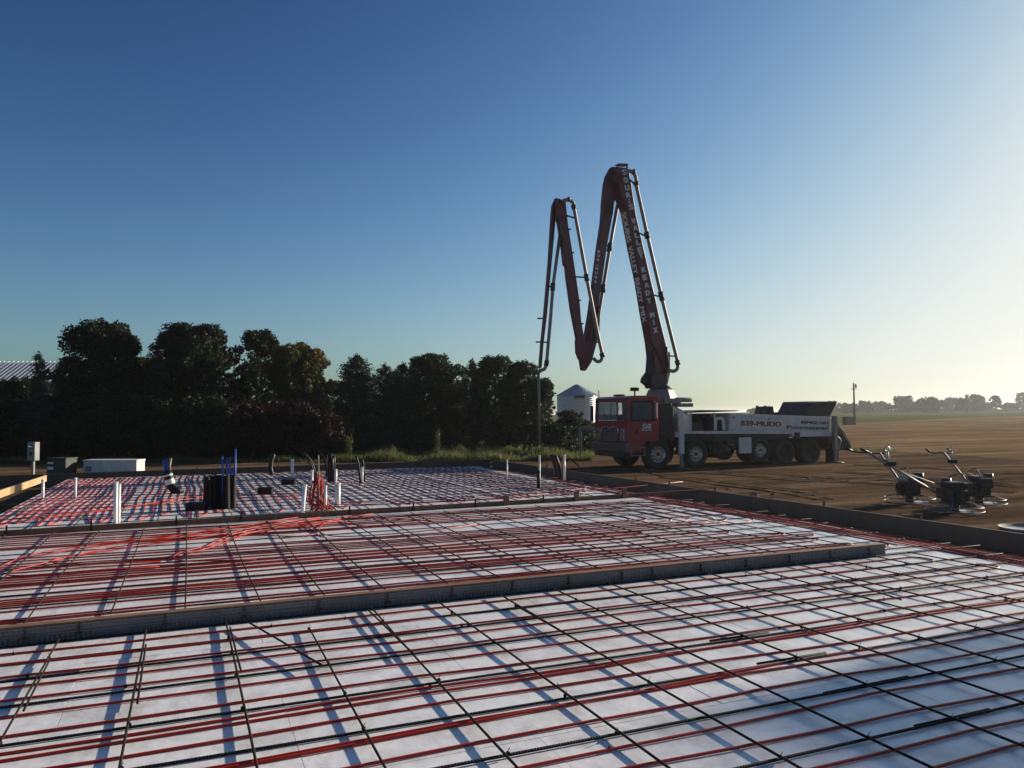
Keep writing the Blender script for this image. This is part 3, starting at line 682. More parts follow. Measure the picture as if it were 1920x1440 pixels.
# deck and body
part(MB().prism([(-1.0,YN+.03,1.28),(-1.0,YN+.03,1.38),(-8.3,YN+.03,1.3),(-8.3,YN+.03,1.08),(-6.3,YN+.03,1.08),(-6.2,YN+.03,1.2)], (0,-2.5,0)), 'deck', 'white', bevel=.008)
part(MB().prism([(-1.0,YN-.1,1.0),(-1.0,YN-.1,1.278),(-6.2,YN-.1,1.19),(-6.2,YN-.1,.98)], (0,-2.2,0)), 'sub_frame', 'dark')
body = part(MB().prism([(-3.2,YN,1.36),(-3.22,YN,2.0),(-3.3,YN,2.03),(-8.3,YN,1.85),(-8.3,YN,1.3)], (0,-2*YN,0)), 'pump_body', 'white', bevel=.012)
part(MB().prism([(-3.25,YN+.002,1.44),(-3.25,YN+.002,1.97),(-8.25,YN+.002,1.8),(-8.25,YN+.002,1.36)], (0,.018,0)), 'side_panel', 'white', bevel=.006)
for s_ in (-3.4,-5.1): part(MB().box((s_-.04,YN+.021,1.85-(s_+3.4)*-.036-.0), (s_+.04,YN+.04,1.9-(s_+3.4)*-.036)), 'latch', 'dark', bevel=.004)
part(MB().prism([(-1.05,YN-.02,1.385),(-1.05,YN-.02,2.02),(-1.4,YN-.02,2.02),(-1.42,YN-.02,1.385)], (0,-2.2,0)), 'front_locker', 'white', bevel=.01)
part(MB().prism([(-.65,.6,2.02),(-.75,.6,2.38),(-.95,.6,2.4),(-1.75,.6,2.06),(-1.75,.6,2.02)], (0,-1.2,0)), 'sloped_cover', 'white', bevel=.01)
ob = MB().box((-3.2,-.9,1.385), (-1.45,.1,2.02)).box((-2.2,.3,1.385),(-1.9,.95,1.75)).box((-3.0,.4,1.385),(-2.5,1.0,1.85)).box((-1.85,.9,1.385),(-1.5,1.05,1.7))
ob.cyl((-2.6,.7,1.5),(-2.6,1.05,1.5),.1); part(ob, 'engine_bay', 'dark', bevel=.01)
part(MB().prism([(-1.42,YN-.0,2.08),(-1.9,YN-.0,2.16),(-3.72,YN-.0,2.14),(-3.5,YN,2.1),(-1.45,YN,2.05)], (0,-1.9,0)), 'bay_cover', 'dark', label='dark lid raised over the open engine bay')
part(MB().box((-2.55,YN-.04,1.39), (-2.51,YN,2.06)).box((-1.47,YN-.04,1.39),(-1.43,YN,2.05)), 'bay_post', 'white')
part(MB().prism([(-3.05,YN-.05,1.39),(-3.05,YN-.05,1.75),(-2.95,YN-.05,1.9),(-2.6,YN-.05,1.9),(-2.55,YN-.05,1.39),(-2.65,YN-.05,1.39),(-2.68,YN-.05,1.78),(-2.9,YN-.05,1.78),(-2.95,YN-.05,1.39)], (0,-.05,0)), 'hose_guard', 'white')
part(MB().box((-4.19,YN-.02,.49), (-3.63,YN+.06,1.1)), 'tool_box', 'white', bevel=.01, label='small white tool box under the deck')
part(MB().box((-3.55,YN-.3,.85),(-3.1,YN,1.0)).cyl((-3.3,.9,.62),(-2.5,.9,.62),.28).tube([(-2.5,YN,1.2),(-2.8,YN+.02,.9),(-3.0,YN,.55)], .03, 8).tube([(-2.3,YN,1.2),(-2.5,YN+.02,.8),(-2.9,YN-.1,.6)], .03, 8), 'fuel_tank', 'dark', bevel=.0)
part(MB().box((-3.45,YN-.2,.8),(-3.2,YN-.02,.98)), 'valve_box', 'grey', bevel=.01)
rg = MB()
for x in (-5.92,-7.26):
    for a in range(8):
        t0 = radians(22+17*a); t1 = radians(22+17*(a+1))
        p = [(x+.62*cos(t0), .46+.62*sin(t0)), (x+.62*cos(t1), .46+.62*sin(t1)), (x+.6*cos(t1), .46+.6*sin(t1)), (x+.6*cos(t0), .46+.6*sin(t0))]
        rg.prism([(q[0], YN, q[1]) for q in p], (0,-.6,0))
part(rg, 'rear_fender', 'dark')
part(MB().box((-6.6,YN+.03,1.0),(-6.35,YN+.08,1.26)), 'junction_box', 'dark', bevel=.01)
# things on top of the body
tp = MB()
for x0 in (-5.35, -5.75):
    tp.prism([(x0,.5,1.9),(x0-.08,.5,2.3),(x0-.22,.5,2.3),(x0-.3,.5,1.9)], (0,-.25,0)); tp.prism([(x0+.03,.2,1.9),(x0-.1,.2,2.34),(x0-.14,.2,2.34),(x0-.02,.2,1.9)], (0,-.1,0))
part(tp, 'boom_rest', 'dark')
part(MB().box((-6.4,.2,1.85),(-6.2,.6,2.05)).box((-4.6,-.3,1.9),(-4.4,.3,1.98)), 'top_fittings', 'dark', bevel=.01)
part(MB().prism([(-7.05,YN-.1,1.92),(-7.42,YN-.1,2.46),(-8.8,YN-.1,2.5),(-8.35,YN-.1,1.87)], (-.05,-1.7,.04)), 'hopper_cover', 'dark', bevel=.01, label='large black cover standing open over the rear')
# rear hopper
part(MB().prism([(-8.35,1.0,1.6),(-8.35,1.0,.6),(-8.9,1.0,.45),(-9.5,1.0,.7),(-9.3,1.0,1.2),(-8.75,1.0,1.75)], (0,-2.0,0)), 'hopper', 'dark', bevel=.015)
part(MB().bar((-8.6,1.06,1.8),(-9.45,1.06,.75),.05,.08).bar((-8.4,1.06,1.75),(-8.75,1.06,.4),.05,.06).tube([(-8.5,1.1,1.3),(-8.9,1.15,.9),(-8.7,1.1,.3)], .03, 8), 'hopper_frame', 'grey')
part(MB().cyl((-9.45,-.7,.62),(-9.45,1.0,.62),.15), 'hopper_roll', 'dark')
part(MB().box((-8.75,.75,.0),(-8.45,1.15,.75)), 'mud_flap', 'black')
# outriggers
def outrigger(x, y, ztop, wd, mt, beam=None, zb=0.):
    o = part(MB().box((x-wd,y-wd*.8,.55+zb), (x+wd,y+wd*.8,ztop)), 'outrigger_leg', mt, bevel=.01)
    part(MB().box((x-wd*.7,y-wd*.5,.03), (x+wd*.7,y+wd*.5,.56)), 'jack', 'grey', o, bevel=.008)
    part(MB().lathe([(0,.05),(.28,.05),(.33,.0),(0,.0)], 20, 'z', (x,y,0)), 'foot_pad', 'dark', o)
    if beam: part(beam, 'outrigger_beam', mt, o, bevel=.01)
outrigger(-.86, YN+.2, 2.1, .085, 'white', MB().box((-.95,.2,1.15),(-.77,YN+.1,1.35)))
outrigger(-8.38, YN+.12, 1.9, .09, 'grey', MB().box((-8.46,.2,1.0),(-8.3,YN+.05,1.2)))
pw = P(1088,860,-.26); q = W2T(pw)
outrigger(q[0], q[1], 1.42, .07, 'grey', MB().bar((q[0]+.0,q[1],1.38),(-.5,-1.0,1.38),.14,.16))
# turret and boom
TC = TO+np.array([.94,0,0])
part(MB().lathe([(.0,2.02),(.7,2.02),(.66,2.55),(.5,2.92),(.44,2.98),(0,2.98)], 8, 'z', (-.94,0,0), False), 'pedestal', 'pipe', bevel=.015)
part(MB().lathe([(0,2.985),(.4,2.985),(.42,3.02),(.42,3.1),(0,3.1)], 28, 'z', (-.94,0,0)), 'slewing_ring', 'dark')
part(MB().box((-1.9,.5,2.28),(-1.2,.75,2.42)).cyl((-1.2,.6,2.55),(-1.9,.6,2.55),.09).box((-1.35,.3,2.4),(-.6,.75,2.6)), 'slewing_drive', 'grey', bevel=.01)
bdr = -.87*r0-.5*f0; bdr /= np.linalg.norm(bdr); bnn = .5*r0-.87*f0; bnn /= np.linalg.norm(bnn)
def BP(px, py, lat=0.):
    d = ray(px, py); c = TC+bnn*lat; t = ((c-EYE)@bnn)/(d@bnn); return EYE+d*t
def bsec(poly, lat, wd, name, parent=TR, mt='boom', bevel=.015):
    return part(MB().prism([BP(x, y, lat) for x, y in poly][::-1], -bnn*wd), name, mt, parent, bevel, xf=W2T)
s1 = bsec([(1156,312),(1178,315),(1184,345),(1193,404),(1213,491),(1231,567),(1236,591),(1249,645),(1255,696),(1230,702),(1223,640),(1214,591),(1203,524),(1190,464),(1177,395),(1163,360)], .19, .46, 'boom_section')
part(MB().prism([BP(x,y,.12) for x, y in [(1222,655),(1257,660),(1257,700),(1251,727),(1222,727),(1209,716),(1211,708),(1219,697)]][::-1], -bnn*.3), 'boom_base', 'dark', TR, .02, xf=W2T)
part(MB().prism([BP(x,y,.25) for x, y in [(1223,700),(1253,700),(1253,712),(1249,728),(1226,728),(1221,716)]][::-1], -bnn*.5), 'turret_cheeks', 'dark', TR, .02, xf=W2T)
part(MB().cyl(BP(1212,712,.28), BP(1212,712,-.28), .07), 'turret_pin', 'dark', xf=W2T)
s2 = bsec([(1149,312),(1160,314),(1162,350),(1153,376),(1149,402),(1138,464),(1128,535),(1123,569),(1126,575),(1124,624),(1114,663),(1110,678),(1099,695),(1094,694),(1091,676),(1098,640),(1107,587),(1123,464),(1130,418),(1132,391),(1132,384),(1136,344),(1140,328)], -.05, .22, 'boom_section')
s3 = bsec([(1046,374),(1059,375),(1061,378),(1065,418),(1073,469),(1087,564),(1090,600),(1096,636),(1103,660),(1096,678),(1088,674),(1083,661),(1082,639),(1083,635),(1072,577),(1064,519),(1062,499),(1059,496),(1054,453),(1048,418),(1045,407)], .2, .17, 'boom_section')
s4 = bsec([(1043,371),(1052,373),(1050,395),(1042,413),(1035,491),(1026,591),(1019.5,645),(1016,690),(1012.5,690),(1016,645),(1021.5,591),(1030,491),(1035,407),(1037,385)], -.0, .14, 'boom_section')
def cyl2(a, b, r, lat, name, mt, parent=TR): return part(MB().cyl(BP(*a,lat), BP(*b,lat), r), name, mt, parent, xf=W2T)
# joints, cylinders, brackets
for pxy, lat, r, L_ in (((1157,334),.24,.17,.62),((1101,668),.26,.15,.6),((1047,387),.24,.1,.45)):
    part(MB().cyl(BP(*pxy,lat), BP(*pxy,lat-L_), r, n=20), 'joint_pin', 'boom', xf=W2T)
part(MB().bar(BP(1157,309,0),BP(1174,310,0),.25,.05).bar(BP(1175,308,.1),BP(1176,318,.1),.05,.05), 'top_bracket', 'dark', s1, xf=W2T)
cyl2((1157,374),(1164,383),.06,.05,'cylinder_eye','dark',s1)
cyl2((1146,402),(1150,372),.06,.1,'cylinder_rod','dark',s2)
cyl2((1046,409),(1054,455),.045,.24,'lift_cylinder','dark',s3)
cyl2((1121,575),(1112,640),.06,.1,'lift_cylinder','dark',s2); cyl2((1249,650),(1252,690),.05,.25,'lift_cylinder','dark',s1)
part(MB().bar(BP(1222,640,.2), BP(1250,700,.2), .08,.06), 'brace', 'dark', s1, xf=W2T)
def pipe(pts, lat, r, parent, name='delivery_pipe', mt='pipe', rad=.22):
    P3 = [BP(x,y,lat) for x, y in pts]; return part(MB().tube(rounded([tuple(p) for p in P3], rad, 6), r, 12), name, mt, parent, xf=W2T)
p1 = pipe([(1176,320),(1188,322),(1193,334),(1193,347),(1213,438),(1239,551),(1271,680),(1271,692),(1263,697),(1254,694)], .42, .07, TR)
p2 = pipe([(1158,384),(1144,462),(1131,540),(1121,600),(1112,650)], -.35, .068, TR)
p3 = pipe([(1056,376),(1067,374),(1075,380),(1076,388),(1100,520),(1121,628),(1129.5,665),(1128,676),(1120,679),(1113,672)], .32+0*1, .064, TR)
p4 = pipe([(1052,425),(1037,535),(1032,600),(1024.5,684),(1021,693),(1014,694),(1009,700)], .05, .06, TR)
def clampx(a, b, lat, parent, r=.1):
    m_ = MB().bar(BP(*a,lat), BP(*b,lat), .04, .05)
    pb = BP(*b,lat); part(m_, 'bracket', 'dark', parent, xf=W2T)
def collar(pt, pt2, lat, r, parent): part(MB().cyl(BP(*pt,lat), BP(*pt2,lat), r, n=14), 'coupling', 'dark', parent, xf=W2T)
for a, b in (((1196,436),(1214,444)),((1225,553),(1240,557)),((1250,667),(1266,668)),((1180,336),(1194,350))): clampx(a, b, .4, s1)
for a, b in (((1212,435),(1214.5,447)),((1238,547),(1242,564)),((1192,340),(1194,348)),((1269,676),(1272,684)),((1186,319),(1189,325))): collar(a, b, .42, .1, p1)
for a, b in (((1136,460),(1146,462)),((1126,538),(1132,540)),((1137,470),(1144,472))): clampx(a, b, -.3, s2)
for a, b in (((1144.5,456),(1142,470)),((1132,534),(1130,548))): collar(a, b, -.35, .095, p2)
for a, b in (((1062,404),(1078,409)),((1077,519),(1099,520)),((1112,641),(1124,642))): clampx(a, b, .3, s3)
for a, b in (((1099,514),(1101,527)),((1075,384),(1077,392)),((1128,662),(1130.5,670)),((1064,372.5),(1067,375))): collar(a, b, .32, .092, p3)
for a, b in (((1030,537),(1038,538)),((1016,641),(1029,642)),((1018,597),(1008,597)),((1015,641),(1005,641.5))): clampx(a, b, .05, s4)
for a, b in (((1037,531),(1036,545)),((1025.5,676),(1024,686))): collar(a, b, .05, .085, p4)
hz = BP(1009,700,.05)
part(MB().tube([tuple(hz), tuple(BP(1010.5,740,.05)), tuple(BP(1012,833,.05))], [.055,.045,.05], 10), 'end_hose', 'pipe', TR, xf=W2T)
for pt, L_ in (((1066,430),4),((1072,474),4),((1084,563),5),((1090,607),4)): clampx((pt[0]-1,pt[1]), (pt[0]+L_,pt[1]), .2, s3)
# ---- lettering
FONT_CACHE = {}
def glyphs(txt, bold=.0, shear=0):
    cu = bpy.data.curves.new('t', 'FONT'); cu.body = txt; cu.size = 1; cu.offset = bold; cu.shear = shear; cu.align_x = 'LEFT'; cu.extrude = 0
    o = bpy.data.objects.new('t', cu); COL.objects.link(o); dg = bpy.context.evaluated_depsgraph_get()
    me = bpy.data.meshes.new_from_object(o.evaluated_get(dg)); vs = np.array([v.co[:] for v in me.vertices]); fs = [list(p.vertices) for p in me.polygons]
    bpy.data.objects.remove(o); bpy.data.curves.remove(cu); bpy.data.meshes.remove(me); return vs, fs
def letter(mb, txt, org, xd, yd, wd, ht, bold=.02, shear=0):
    """fit txt into a box wd x ht with lower left at org; xd,yd unit directions"""
    vs, fs = glyphs(txt, 0, shear); lo = vs.min(0); hi = vs.max(0); bw = bold*ht*.9; wd -= 2*bw; ht -= bw
    sx = wd/(hi[0]-lo[0]); sy = ht/(hi[1]-lo[1])
    org = np.array(org, float); xd = np.array(xd, float); yd = np.array(yd, float); nn = np.cross(xd, yd)
    if nn@(org-EYE) > 0 and mb.world: nn = -nn
    for k, (ox, oy) in enumerate(((0,.5),(2,.5),(1,0),(1,1),(1,.5))):   # heavier strokes: the word laid over itself, each a hair proud
        o2 = org+xd*ox*bw+yd*oy*bw+nn*.0006*k
        mb.add([o2+xd*(v[0]-lo[0])*sx+yd*(v[1]-lo[1])*sy for v in vs], fs)
X = (-1,0,0); Z = (0,0,1)
slope = np.array([-1,0,-.034]); slope /= np.linalg.norm(slope)
m_ = MB(); letter(m_, '839-MUDD', (-3.72,YN+.024,1.55), slope, Z, 1.98, .2, .1); part(m_, 'lettering', 'letter_red')
m_ = MB(); letter(m_, 'Putzmeister', (-5.98,YN+.024,1.41), slope, Z, 2.18, .14, .12); part(m_, 'lettering', 'letter_dark')
m_ = MB(); letter(m_, 'BSF40Z.16H', (-6.7,YN+.024,1.60), slope, Z, 1.42, .125, .13); part(m_, 'lettering', 'letter_dark')
m_ = MB(); letter(m_, 'SVR', (.72,YN+.026,1.45), X, Z, .42, .22, .06, .3); m_.bar((.75,YN+.026,1.42),(.3,YN+.026,1.42),.003,.02); part(m_, 'lettering', 'letter_white', door)
m_ = MB(); letter(m_, 'MACK', (1.334,.36,1.3), (0,-1,0), Z, .72, .1, .15); part(m_, 'lettering', 'chrome')
# stacked letters on the side face of the first boom section
m_ = MB(); m_.world = True
st = [('S',1171.5,323),('O',1174.5,337.5),('U',1177,352),('R',1179,365.5),('I',1181,377),('S',1184.5,388),('V',1189,414.5),('A',1192.5,427),('L',1195,441),('L',1198,454.5),('E',1201,468),('Y',1203,479),
      ('R',1208,505.5),('E',1210,520),('A',1213.5,534.5),('D',1215.5,549),('Y',1218,563.5),('M',1224,590.5),('I',1227,604.5),('X',1230,619)]
d1 = BP(1230,619,.21)-BP(1171,323,.21); d1 /= np.linalg.norm(d1); x1 = np.cross(d1, bnn); x1 = x1 if x1@RT > 0 else -x1
hx = .215
for ch, x, y in st:
    c = BP(x-1, y, .194); w_ = .075 if ch == 'I' else .235
    letter(m_, ch, c-x1*w_/2+d1*hx/2, x1, -d1, w_, hx, .14)
part(m_, 'lettering', 'letter_white', s1, xf=W2T)
# rotated words on the front face
m_ = MB(); m_.world = True
def FE(y):  # centre line of the front face, just off the surface
    xs = np.interp(y, [360,395,464,524,591,640], [1163,1177,1190,1203,1214,1223]); return BP(xs, y, .19)-bnn*.19
for wtxt, ya, yb in (('SOURIS',395,452),('VALLEY',458,512),('READY',519,566),('MIX',573,604)):
    a, b = FE(ya), FE(yb); d = b-a; L_ = np.linalg.norm(d); d /= L_; nf = np.cross(d, bnn); nf = nf if nf@bdr > 0 else -nf
    letter(m_, wtxt, a+nf*.012-bnn*.17, d, bnn, L_, .26, .07)
part(m_, 'lettering', 'letter_white', s1, xf=W2T)
m_ = MB(); m_.world = True; a = BP(1120,470,-.045); b = BP(1113,531,-.045); d = b-a; L_ = np.linalg.norm(d); d /= L_; xr = np.cross(d, bnn); xr = xr if xr@RT > 0 else -xr
for k, ch in enumerate('839-MUDD'):
    c = a+d*L_*k/7.6; letter(m_, ch, c+d*.07, xr, -d, .13, .11 if ch != '-' else .03, .14)
part(m_, 'lettering', 'letter_white', s2, xf=W2T)

# ---------------------------------------------------------------- power trowels
GW = 'walk-behind power trowels on the dirt'
def trowel(px, py, rz, label, hl=1.75, hang=30, tank='engine', extra=True):
    p = P(px, py, -.25); t = thing('power_trowel', label, 'power trowel', p, rz, GW)
    m = MB()
    for z, r in ((.05,.52),(.13,.5)): m.tube([(r*cos(a), r*sin(a), z) for a in np.linspace(0, 2*pi, 41)], .009, 6, cap=False)
    for k in range(8):
        a = 2*pi*k/8; m.cyl((.52*cos(a),.52*sin(a),.05),(.5*cos(a),.5*sin(a),.13),.007,n=6)
        if k % 2: m.cyl((.5*cos(a),.5*sin(a),.13),(.08*cos(a),.08*sin(a),.26),.012,n=6)
    m.build('guard_ring', MT['grey'], t); k0 = len(COL.objects)
    for k in range(4):
        a = 2*pi*k/4+.4; c, s = cos(a), sin(a)
        bl = MB(); bl.add([(.14*c-.08*s,.14*s+.08*c,.035),(.5*c-.08*s,.5*s+.08*c,.035),(.5*c+.07*s,.5*s-.07*c,.012),(.14*c+.07*s,.14*s-.07*c,.012),
                           (.14*c-.08*s,.14*s+.08*c,.041),(.5*c-.08*s,.5*s+.08*c,.041),(.5*c+.07*s,.5*s-.07*c,.018),(.14*c+.07*s,.14*s-.07*c,.018)], [(3,2,1,0),(4,5,6,7),(0,1,5,4),(1,2,6,5),(2,3,7,6),(3,0,4,7)])
        bl.build('blade', MT['galv'], t)
    MB().lathe([(0,.03),(.07,.03),(.09,.07),(.09,.14),(.06,.18),(.06,.24),(0,.24)], 16).build('gearbox', MT['dark'], t)
    e = MB().box((-.17,-.15,.27), (.17,.15,.3)).box((-.13,-.12,.3),(.13,.12,.5)).box((-.15,.02,.34),(-.05,.2,.5)); eo = e.build('engine', MT['engine'], t, bevel=.015)
    MB().lathe([(0,.02),(.04,.02),(.05,.0),(.085,.0),(.095,.03),(.09,.08),(0,.08)], 18, 'y', (.02,-.2,.4), False).build('recoil_starter', MT['engine'], eo)
    MB().box((-.16,-.11,.5),(.12,.11,.6)).build('fuel_tank', MT[tank], eo, bevel=.03)
    MB().box((.12,-.1,.42),(.24,.1,.58)).build('muffler', MT['dark'], eo, bevel=.02)
    MB().cyl((.0,.16,.5),(.0,.16,.64),.07).build('air_filter', MT['engine'], eo)
    for o_ in [eo]: o_.scale = (1.35,1.35,1.35); o_.location = (0,0,-.19)
    MB().tube(rounded([(.2,-.1,.3),(.34,-.12,.5),(.12,-.1,.8),(-.2,-.1,.72)], .1), .012, 8).build('lifting_guard', MT['dark'], t)
    c, s = cos(radians(hang)), sin(radians(hang)); b = Vector((-.12,0,.25)); q = b+Vector((-c*hl,0,s*hl))
    MB().cyl(b, q, .024, n=10).build('handle', MT['grey'], t)
    g = MB(); g.tube(rounded([(q.x-.25,-.26,q.z+.06),(q.x-.05,-.25,q.z-.02),(q.x,0,q.z),(q.x-.05,.25,q.z-.02),(q.x-.25,.26,q.z+.06)], .1), .017, 8); go = g.build('handlebar', MT['dark'], t)
    for y in (-.26,.26): MB().cyl((q.x-.3,y,q.z+.075),(q.x-.14,y,q.z+.015),.024,n=8).build('grip', MT['black'], go)
    k = b+Vector((-c*hl*.72,0,s*hl*.72)); MB().box((k.x-.1,-.07,k.z),(k.x+.1,.07,k.z+.09)).build('control_box', MT['engine'], t, bevel=.02)
    MB().cyl(k, k+Vector((-.05,.0,.3)), .01, n=6).lathe([(.05,-.01),(.065,0),(.05,.01),(.04,0),(.05,-.01)],14,'y',(k.x-.05,0,k.z+.33)).build('pitch_control', MT['galv'], t)
    MB().tube([(k.x,.04,k.z),(k.x+.3,.1,k.z-.12),(-.1,.1,.5)], .006, 5).build('cable', MT['black'], t)
    return t
trowel(1706,944,radians(-113),'power trowel with a pale fuel tank, leftmost of the three, behind the front one', 1.45, 33, 'galv')
trowel(1790,961,radians(-14),'front power trowel with a long handle reaching far to the left', 2.02, 29)
trowel(1836,946,radians(-113),'power trowel farthest right with a short upright handle', 1.45, 34)
a = P(1541,950,-.1); b = P(1812,988,-.1)
t = thing('straightedge', 'long pale metal straightedge lying on the dirt along the right form', 'straightedge', (a[0],a[1],-.22), atan2(b[1]-a[1], b[0]-a[0]))
L = float(np.linalg.norm((b-a)[:2])); MB().box((0,-.05,0.0),(L,-.035,.12)).box((0,-.035,.0),(L,.06,.02)).box((0,.045,.02),(L,.06,.1)).build('rail', MT['galv'], t); MB().box((L-.01,-.05,0),(L+.01,.06,.13)).build('end_cap', MT['galv'], t)
p = P(1932,995,-.24)
o = MB().lathe([(0,.02),(.42,.02),(.46,.06),(.47,.06),(.44,.0),(0,.0)], 32).build('float_pan', MT['grey'], loc=p); tag(o, 'round pale metal float pan lying on the dirt at the right edge', 'float pan')
# clods
cl = []
for k in range(26):
    px, py = random.choice([(1325,919),(1430,930),(1330,921),(1700,1000),(1240,880),(1640,950),(1550,900)]); q = P(px+random.uniform(-45,45), py+random.uniform(-3,3), -.26)
    if q[0] < 10.8: q[0] = 10.9+random.uniform(0,.6)
    r = random.uniform(.03,.09); vs = []
    m = MB().lathe([(0.001,r*.7),(r*.6,r*.55),(r,r*.1),(r*.9,-r*.3),(0.001,-r*.35)], 7, smooth=False)
    m.v = [(a_+random.uniform(-.3,.3)*r, b_+random.uniform(-.3,.3)*r, c_+random.uniform(-.2,.2)*r) for a_, b_, c_ in m.v]; m.v = [(a_+q[0], b_+q[1], c_-.26) for a_, b_, c_ in m.v]
    cl.append(m)
mm = MB()
for m in cl: mm.add(m.v, m.f)
tag(mm.build('dirt_clods', MT['conc']), 'scattered small clods of dirt beside the right form', 'dirt clods', kind='stuff')

# ---------------------------------------------------------------- utility boxes at left
p = AT(64, 27, -.26); t = thing('meter_pedestal', 'grey electric meter box on a post at the far left before the trees', 'meter box', p, -YAW-.3)
MB().box((-.05,-.03,0),(.05,.03,.6)).build('post', MT['grey'], t); MB().box((-.17,-.1,.5),(.17,.1,1.15)).build('cabinet', MT['grey'], t, bevel=.01)
MB().lathe([(0,-.06),(.07,-.06),(.08,0)], 16, 'y', (.0,-.1,.98)).build('meter_glass', MT['chrome'], t); MB().box((-.06,-.12,.68),(.06,-.1,.8)).build('breaker_cover', MT['dark'], t)
p = AT(118, 27, -.26); t = thing('transformer_box', 'low dark green utility box on the ground beside the meter box', 'utility box', p, -YAW-.1)
MB().box((-.35,-.3,0),(.35,.3,.55)).build('cabinet', MT['utility_green'], t, bevel=.02); MB().box((-.37,-.32,.55),(.37,.32,.6)).build('lid', MT['utility_green'], t, bevel=.01)
MB().box((-.32,-.305,.4),(-.1,-.301,.46)).box((-.32,-.305,.2),(-.1,-.301,.3)).build('decal', MT['pvc'], t)
p = AT(216, 27.5, -.26); t = thing('chest_box', 'long low white metal box lying on the ground before the dark trees', 'box', p, -YAW-.02)
MB().box((-.95,-.3,0),(.95,.3,.45)).build('body', MT['white'], t, bevel=.015); MB().box((-.965,-.315,.43),(.965,.315,.5)).build('lid', MT['white'], t, bevel=.015); MB().box((-.85,-.306,.1),(-.65,-.3005,.28)).build('vent', MT['grey'], t)

# ---------------------------------------------------------------- trees
def quads(C, N, sz, asp=1.0, up=0.):
    """C centres (n,3); random oriented quads"""
    n = len(C); a = rng.normal(size=(n,3)); a[:,2] *= .7
    a /= np.linalg.norm(a, axis=1)[:,None]; b = rng.normal(size=(n,3)); b -= a*(a*b).sum(1)[:,None]; b /= np.linalg.norm(b, axis=1)[:,None]
    s = sz*rng.uniform(.5,1.3,(n,1)); a = a*s; b = b*s*asp
    return np.stack([C-a*.5, C+b*.35, C+a*.5, C-b*.35], 1).reshape(-1,3)
def crown_pts(blobs, per):
    out = []
    for (cx,cy,cz,rx,ry,rz) in blobs:
        n = max(10, int(per*abs(rx*ry*rz)**(2/3))); d = rng.normal(size=(n,3)); d /= np.linalg.norm(d, axis=1)[:,None]
        r = rng.uniform(.25,1,(n,1))**.45*(1+.12*np.sin(7*d[:,:1]+5*d[:,1:2])+rng.normal(0,.05,(n,1)))
        out.append(np.array([cx,cy,cz])+d*r*np.array([rx,ry,rz]))
    return np.concatenate(out)
def broadleaf(name, px, D, ytop, rpx, zbot, mt, label, per=2300, sz=.15, nb=30, seed=0, group='trees along the back of the site', zg=-.26, cat='tree', wobble=1., skirt=.9):
    rnd = random.Random(seed); p = AT(px, D, zg); ztop = max(H+(HOR-ytop)/FPX*D-zg, zbot+1); R = rpx/FPX*D
    t = thing(name, label, cat, p, 0, group); zb = zbot; Hc = ztop-zb
    blobs = [(0,0,zb+Hc*.44,R*.62,R*.62,Hc*.4)]
    for i in range(nb):
        a = rnd.uniform(0,2*pi); f = rnd.uniform(.05,.95); prof = sin(pi*min(1,(f*.82+.16)))**.55*(skirt if f < .3 else 1)
        rr = R*prof*rnd.uniform(.5,.8); br = R*rnd.uniform(.24,.42); z = zb+Hc*f
        z = min(z, ztop-br*.8)
        blobs.append((rr*cos(a), rr*sin(a), z, br, br, br*rnd.uniform(.7,1)))
    for i in range(4):
        a = rnd.uniform(0,2*pi); br = R*rnd.uniform(.22,.32); blobs.append((R*.3*cos(a)*wobble, R*.3*sin(a), ztop-br*rnd.uniform(.9,1.5), br, br, br))
    for i in range(int(nb*2.6)):
        a = rnd.uniform(0,2*pi); f = rnd.uniform(.02,.97); prof = sin(pi*min(1,(f*.8+.18)))**.5; rr = R*prof*rnd.uniform(.78,1.13); br = R*rnd.uniform(.07,.15); blobs.append((rr*cos(a), rr*sin(a), min(zb+Hc*f, ztop-br*.6), br, br, br*1.3))
    C = crown_pts(blobs, per); C = C[C[:,2] > .05]
    fastmesh('crown', quads(C, None, sz), 4, MT[mt], t)
    m = MB(); m.tube([(0,0,-.1),(.05*R,0,zb*.6+.3),(0,.03*R,zb+Hc*.45),(0,0,zb+Hc*.8)], [.09*R,.07*R,.045*R,.015*R], 8)
    for i in range(6):
        b = blobs[1+i*3]; z0 = zb+Hc*rnd.uniform(.05,.4); m.tube([(0,0,z0),(b[0]*.5,b[1]*.5,(z0+b[2])/2+.1),(b[0],b[1],b[2])], [.035*R,.022*R,.008*R], 6)
    m.build('trunk', MT['bark'], t); return t
